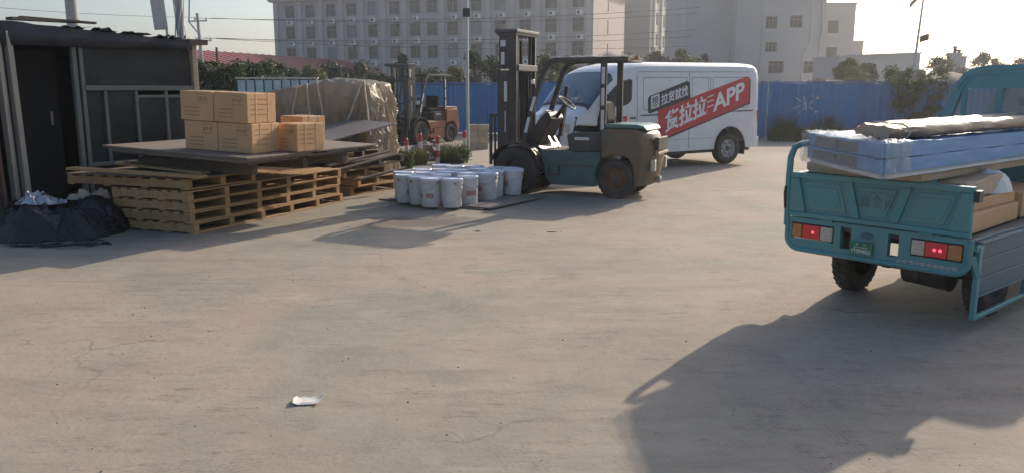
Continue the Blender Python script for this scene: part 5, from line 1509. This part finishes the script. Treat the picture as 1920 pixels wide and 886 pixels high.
rear_text('VT0094063', -.560, -.712, .466, .033, -.0465, 'white', pt_, .012)
MB().lathe([(.05, 0), (.045, .008), (.001, .012)], 20, Matrix.Translation((-.021, -.665, .60)) @ Matrix.Rotation(R(-90), 4, 'Y') @ Matrix.Diagonal((.5, 1, 1, 1))).build('badge', 'tealb', tk, smooth=40)
rear_text('山东鑫立车业有限公司', -.90, -1.32, .434, .035, -.0215, 'bolwhite', tk, .012)
# tailgate with pressed panels
tg = MB().bx(-.012, .012, -W_ + .01, -.01, .682, 1.035).build('tailgate', 'teal', tk)
x0, x1 = -.036, -.0125
MB().bx(x0, x1, -W_ + .012, -.012, .992, 1.034).build('top_rail', 'teal', tg, bevel=.006)
MB().bx(x0, x1, -W_ + .012, -.012, .683, .722).build('bottom_rail', 'teal', tg, bevel=.006)
for poly in ([(-.012, .991), (-.085, .991), (-.155, .723), (-.012, .723)], [(-.455, .991), (-.525, .991), (-.60, .723), (-.53, .723)],
             [(-.90, .991), (-.97, .991), (-.89, .723), (-.82, .723)], [(-1.31, .991), (-W_ + .012, .991), (-W_ + .012, .723), (-1.235, .723)]):
    MB().prism(poly, x0, x1, 'x').build('slanted_rib', 'teal', tg, bevel=.006)
for poly in ([(-.125, .965), (-.425, .965), (-.49, .75), (-.19, .75)], [(-.565, .965), (-.865, .965), (-.79, .75), (-.635, .75)], [(-1.005, .965), (-1.275, .965), (-1.205, .75), (-.93, .75)]):
    MB().prism(poly, -.020, -.0122, 'x').build('pressed_panel', 'teal', tg, bevel=.006)
    c = (sum(p[0] for p in poly) / 4, sum(p[1] for p in poly) / 4)
    MB().prism([(c[0] + (a - c[0]) * .80, c[1] + (b - c[1]) * .70) for a, b in poly], -.026, -.0202, 'x').build('pressed_panel', 'teal', tg, bevel=.004)
rear_text('鑫全立', -.585, -.845, .815, .105, -.030, 'lettertl', tg, -.004, 'raised_lettering', .006)
for y in (-.30, -1.05): MB().tube([(-.03, y, .676), (-.03, y - .09, .676)], .011, 8).build('hinge', 'teal', tg)
MB().bx(-.02, .05, -W_ - .025, -W_ + .008, .93, 1.01).build('latch', 'black', tg, bevel=.004)
# bed sides: left upright, right dropped open
MB().bx(.03, 2.42, -.03, -.005, .68, 1.03).build('left_side_board', 'teal', tk, bevel=.004)
MB().tube([(-.01, .012, .60), (-.015, .014, 1.0), (-.012, .012, 1.15), (.02, 0, 1.23), (.09, -.02, 1.255), (.6, -.03, 1.26), (2.4, -.03, 1.26)], .026, 10).build('bed_rail', 'teal', tk, smooth=40)
MB().tube([(-.04, .022, .92), (-.045, .026, .86), (-.035, .022, .74)], .012, 6).build('rope_hook', 'black', tk)
sg = MB().bx(.06, 2.4, -W_ - .035, -W_ - .012, .655 - .40, .655).build('right_side_board', 'tealb', tk, bevel=.004); sg.rotation_euler = (0, 0, 0)
for z in (.645, .52, .385, .265): MB().bx(.07, 2.39, -W_ - .047, -W_ - .036, z - .008, z + .008).build('board_rib', 'tealb', sg, bevel=.004)
fr = MB()
fr.beam((.06, -W_ - .03, .62), (.06, -W_ - .03, .10), .035, .05).beam((.06, -W_ - .03, .11), (2.3, -W_ - .03, .13), .03, .035).beam((1.05, -W_ - .03, .25), (1.05, -W_ - .03, .12), .03, .06).beam((1.25, -W_ - .03, .25), (1.5, -W_ - .03, .12), .03, .05)
fr.build('side_guard', 'teal', tk, bevel=.006)
MB().beam((.0, -W_ - .02, .62), (.12, -W_ - .02, .60), .04, .05).beam((-.01, -W_ - .01, .56), (.05, -W_ - .04, .40), .03, .04).build('gate_hinge', 'teal', tk)
MB().bx(.03, 2.42, -W_ - .01, -W_ + .02, .63, .672).build('bed_edge', 'tealb', tk, bevel=.004)
# cab
CX = 2.62
prof = [(-.04, .55), (-.05, 1.20), (-.09, 1.38), (-.19, 1.70), (-.25, 1.80), (-.33, 1.855), (-.45, 1.875), (-.90, 1.88), (-1.02, 1.86), (-1.10, 1.81), (-1.17, 1.71), (-1.28, 1.38), (-1.33, 1.20), (-1.34, .55)]
cb = MB()
for xx in (CX, CX + 1.15):
    pts = [(xx, y, z) for y, z in prof]
    cb = MB()
    for a, b in zip(pts, pts[1:]): cb.beam(a, Vector(b) + (Vector(b) - Vector(a)).normalized() * .01, .06, .085)
    cb.build('cab_frame', 'teal', tk)
vs = []; fs = []; rp_ = prof[3:11]; nn = len(rp_)
for xx, dz in ((CX - .04, -.012), (CX - .02, .02), (CX + .6, .04), (CX + 1.1, .03), (CX + 1.3, -.04)):
    vs += [(xx, y, z + dz + .012) for y, z in rp_]
for i in range(4):
    for j in range(nn - 1): fs.append((i * nn + j, i * nn + j + 1, (i + 1) * nn + j + 1, (i + 1) * nn + j))
rf = MB().add(vs, fs).build('cab_roof', 'teal', tk, smooth=35)
sd = rf.modifiers.new('thickness', 'SOLIDIFY'); sd.thickness = .025
lowp = [(-.045, .55), (-.055, 1.22), (-1.325, 1.22), (-1.335, .55)]
MB().prism(lowp, CX + .005, CX + .03, 'x').build('cab_back_panel', 'teal', tk)
for y in (-.25, -.57, -.95): MB().bx(CX - .01, CX + .025, y - .02, y + .02, 1.22, 1.86).build('window_bar', 'teal', tk, bevel=.004)
MB().bx(CX - .02, CX + .03, -1.14, -.22, 1.70, 1.85).build('window_header', 'teal', tk)
gp = [(-.09, 1.25), (-.20, 1.69), (-1.16, 1.69), (-1.28, 1.25)]
MB().prism(gp, CX + .008, CX + .012, 'x').build('rear_glass', 'glassclear', tk)
MB().prism([(-.09, 1.25), (-.20, 1.72), (-1.16, 1.72), (-1.28, 1.25)], CX + 1.15, CX + 1.155, 'x').build('windscreen', 'glassclear', tk)
MB().bx(CX + 1.12, CX + 1.16, -1.33, -.05, .55, 1.21).build('cab_front_panel', 'teal', tk)
MB().bx(CX + .35, CX + .75, -1.05, -.35, .85, .95).bx(CX + .28, CX + .36, -1.05, -.35, .9, 1.28).build('driver_seat', 'vinyl', tk, bevel=.03)
MB().bx(CX + .02, CX + 1.1, -1.3, -.08, .52, .58).build('cab_floor', 'black', tk)
MB().bx(CX + 1.0, CX + 1.04, -.62, -.40, 1.52, 1.62).build('rear_view_mirror', 'black', tk, bevel=.02)
MB().tube([(CX + .95, -1.0, 1.16), (CX + .88, -.7, 1.13), (CX + .95, -.4, 1.16)], .015, 8).tube([(CX + .9, -.7, 1.13), (CX + 1.05, -.7, .6)], .025, 8).build('handlebar', 'black', tk)
wheel('front_wheel', tk, CX + 1.05, -.695, .27, .13, 'blackd', .55, 1)
MB().beam((CX + 1.05, -.60, .27), (CX + .98, -.60, .62), .04, .05).beam((CX + 1.05, -.79, .27), (CX + .98, -.79, .62), .04, .05).build('front_fork', 'black', tk)

# ------------------------------------------------------------------ the tricycle's load
TM = Matrix.Translation((2.27, 6.47, 0)) @ Matrix.Rotation(R(40), 4, 'Z')
def tk_place(o, x, y, z, rot=(0, 0, 0)):
    p = TM @ Vector((x, y, z)); o.location = p; o.rotation_euler = (rot[0], rot[1], R(40) + rot[2]); return o
def soft_slab(name, m, L_, Wd, Hh, seed, parent=None, amp=.008, nx=60, skew=0.):
    vs = []; fs = []
    ring = []
    def around(t):      # rounded rectangle in (y,z), t in 0..1
        per = 2 * (Wd + Hh); s_ = t * per
        if s_ < Wd: return (s_, 0)
        s_ -= Wd
        if s_ < Hh: return (Wd, s_)
        s_ -= Hh
        if s_ < Wd: return (Wd - s_, Hh)
        return (0, Hh - (s_ - Wd))
    k = 44
    for i in range(nx + 1):
        x = L_ * i / nx; e = min(1, min(i, nx - i) / 1.0)
        for j in range(k):
            y, z = around(j / k)
            sc_ = 1 if e >= 1 else .94
            xs_ = skew * y / Wd; x = xs_ + (L_ - xs_) * i / nx
            yy, zz = Wd / 2 + (y - Wd / 2) * sc_, Hh / 2 + (z - Hh / 2) * sc_
            q = noise.noise(Vector((x * 3, yy * 9, zz * 12 + seed))) * amp + noise.noise(Vector((x * 11, yy * 20, zz * 25 + seed))) * amp * .5
            vs.append((x + (q if e < 1 else 0), yy + q * (1 if y in (0, Wd) else .2), zz + q * (1 if z == Hh else .15)))
    for i in range(nx):
        for j in range(k): fs.append((i * k + j, i * k + (j + 1) % k, (i + 1) * k + (j + 1) % k, (i + 1) * k + j))
    fs.append(tuple(range(k))); fs.append(tuple(nx * k + j for j in reversed(range(k))))
    return MB().add(vs, fs).build(name, m, parent, smooth=45)
t = thing('brown_panel_bundle', 'flat brown-wrapped panel bundle lying on the tailgate under the foam sheet', 'package'); tk_place(t, -.06, -1.02, 1.039); soft_slab('wrapping', 'kraft', 2.4, .95, .072, 31, t, .006, skew=.12)
SK = .84          # the load's rear edge runs slantwise: left end near the rail, right end far out over the tailgate
t = thing('foam_sheet', 'white foam sheet under the blue packages on the tricycle', 'foam'); tk_place(t, -.73, -1.09, 1.112); soft_slab('sheet', 'foam', 3.1, 1.03, .030, 2, t, .006, skew=SK)
for k in range(2):
    t = thing('blue_wrapped_package', ['lower long blue foam-wrapped package across the tailgate', 'upper long blue foam-wrapped package across the tailgate'][k], 'package', group='blue packages on the tricycle')
    tk_place(t, -.77 + .02 * k, -1.10, 1.146 + k * .101); soft_slab('wrapping', 'bluefilm', 3.2, 1.04, .097, 5 + 3 * k, t, .008, skew=SK)
    # bare dark ends of the panels showing through the torn wrapping
    for q, (y0, y1) in enumerate(((.30, .56), (.58, .90))):
        z0, z1 = .010 + .006 * q, .086 - .008 * ((q + k) % 2)
        n_ = 10; vs = []
        for j in range(n_ + 1):
            y = y0 + (y1 - y0) * j / n_; x = SK * y / 1.04 - .012 + .004 * noise.noise(Vector((y * 30, k, q)))
            zz = .008 * noise.noise(Vector((y * 20, q, k + 4)))
            vs += [(x, y, z0 + zz), (x, y, z1 + zz), (x + .012, y, z1 + zz), (x + .012, y, z0 + zz)]
        fs = [(0, 1, 2, 3), tuple(4 * n_ + j for j in (3, 2, 1, 0))]
        for j in range(n_):
            for c in range(4): fs.append((j * 4 + c, j * 4 + (c + 1) % 4, j * 4 + 4 + (c + 1) % 4, j * 4 + 4 + c))
        MB().add(vs, fs).build('exposed_end', 'panelend', t)
fm = thing('clear_stretch_film', 'crumpled clear stretch film round the end of the blue packages', 'film'); tk_place(fm, -.77, -1.115, 1.118)
FW, FH = 1.07, .238
vs = []; fs = []
for i in range(25):
    for j in range(61):
        s_ = j / 60 * (FW + 2 * FH)
        if s_ < FH: y, z = 0, s_
        elif s_ < FH + FW: y, z = s_ - FH, FH
        else: y, z = FW, FH - (s_ - FH - FW)
        x = SK * y / FW + .36 * i / 24
        q = .024 * noise.noise(Vector((x * 11, y * 9, z * 12))) + .012 * noise.noise(Vector((x * 34, y * 26, z * 30)))
        vs.append((x - .018, y + (q if y in (0, FW) else 0), z + (max(q, -.006) if z == FH else 0)))
for i in range(24):
    for j in range(60): a = i * 61 + j; fs.append((a, a + 61, a + 62, a + 1))
n0 = len(vs)
for i in range(41):
    for j in range(13):
        y = FW * i / 40; z = FH * j / 12
        vs.append((SK * y / FW - .040 + .026 * noise.noise(Vector((3, y * 11, z * 11))) + .014 * noise.noise(Vector((9, y * 34, z * 34))), y, z))
for i in range(40):
    for j in range(12): a = n0 + i * 13 + j; fs.append((a, a + 13, a + 14, a + 1))
MB().add(vs, fs).build('film', 'film', fm, smooth=60)
for k in range(2):
    t = thing('kraft_paper_roll', ['brown paper-wrapped roll with crumpled end on top of the blue packages', 'second brown paper-wrapped roll, just behind the first on the load'][k], 'roll', group='paper-wrapped rolls on the load')
    tk_place(t, -.48 + .12 * k, -.93 + .17 * k, 1.352 + .006 * k, (0, R(-.4), R(-1.5 + 2 * k)))
    vs = []; fs = []; nn = 18; nx = 46
    for i in range(nx + 1):
        x = 2.9 * i / nx; r0 = .062 if i > 5 else (.052 + .008 * math.sin(i * 1.3))
        for j in range(nn):
            a = 2 * math.pi * j / nn
            q = 1 + .16 * noise.noise(Vector((x * 5, math.cos(a) * 2, math.sin(a) * 2 + k * 9))) + (.55 * noise.noise(Vector((x * 22, math.cos(a) * 2.5, math.sin(a) * 2.5 + k))) if i < 7 else .12 * noise.noise(Vector((x * 16, math.cos(a) * 4, math.sin(a) * 4))))
            vs.append((x, r0 * 1.5 * q * math.cos(a), .050 + r0 * .80 * q * math.sin(a)))
    for i in range(nx):
        for j in range(nn): fs.append((i * nn + j, i * nn + (j + 1) % nn, (i + 1) * nn + (j + 1) % nn, (i + 1) * nn + j))
    fs.append(tuple(range(nn))); fs.append(tuple(nx * nn + j for j in reversed(range(nn))))
    MB().add(vs, fs).build('wrapping', 'kraft', t, smooth=45)
    MB().tube([(.20, .098 * math.cos(a), .046 + .056 * math.sin(a)) for a in (2 * math.pi * q / 16 for q in range(16))], .006, 5, True).build('tie', 'rope', t)
for k, (x, y, z, sx_, sy_, sz_, rz_, lab) in enumerate(((.20, -1.31, .675, 1.05, .58, .135, 3, 'flat sealed carton lying in the tricycle bed by the dropped side'),
                                                    (.15, -.62, .675, .9, .5, .30, -2, 'taller carton deep in the tricycle bed below the packages'),
                                                    (1.35, -1.25, .675, .8, .5, .2, 4, 'carton farther forward in the tricycle bed'))):
    t = thing('flat_carton', lab, 'box', group='cartons in the tricycle bed'); tk_place(t, x, y, z, (0, 0, R(rz_)))
    MB().bx(0, sx_, 0, sy_, 0, sz_).build('body', 'card', t, bevel=.008)
    MB().bx(-.001, sx_ + .001, sy_ / 2 - .03, sy_ / 2 + .03, sz_ + .0006, sz_ + .002).bx(-.003, -.001, sy_ / 2 - .03, sy_ / 2 + .03, sz_ * .5, sz_ + .001).build('tape', 'cardtape', t)
t = thing('brown_paper_parcel', 'brown paper parcel resting on cartons under the blue packages', 'parcel', group='parcels in the tricycle bed'); tk_place(t, .30, -1.22, .90, (0, R(-2), R(2))); soft_slab('wrapping', 'kraft', .75, .22, .12, 14, t, .010, nx=20)
t = thing('carton_layer', 'thin cartons stacked between the flat carton and the paper parcel', 'box', group='cartons in the tricycle bed'); tk_place(t, .34, -1.24, .812, (0, 0, R(1))); MB().bx(0, .9, 0, .42, 0, .085).build('body', 'card', t, bevel=.006)
o = crumple('white_sack', 'foam', (0, 0, 0), .26, .15, .14, 4.4, None, 22, .05, 5); tk_place(o, 1.05, -1.10, .90); tag(o, 'lumpy off-white sack beside the paper parcel in the bed', 'sack')

# ------------------------------------------------------------------ the hazy afternoon air
hz = MB().bx(-420, 420, -60, 720, -1.0, 30).build('haze', 'ground', recalc=False)
hm = bpy.data.materials.new('haze_air'); hm.use_nodes = True
hn = hm.node_tree; hn.nodes.remove(hn.nodes['Principled BSDF'])
pv = hn.nodes.new('ShaderNodeVolumePrincipled')
pv.inputs['Color'].default_value = (.93, .95, 1., 1)
pv.inputs['Density'].default_value = .0009
pv.inputs['Anisotropy'].default_value = .6
hn.links.new(pv.outputs[0], hn.nodes['Material Output'].inputs['Volume'])
hz.data.materials.clear(); hz.data.materials.append(hm)
tag(hz, 'thin pale haze over the whole yard', 'haze', kind='stuff')
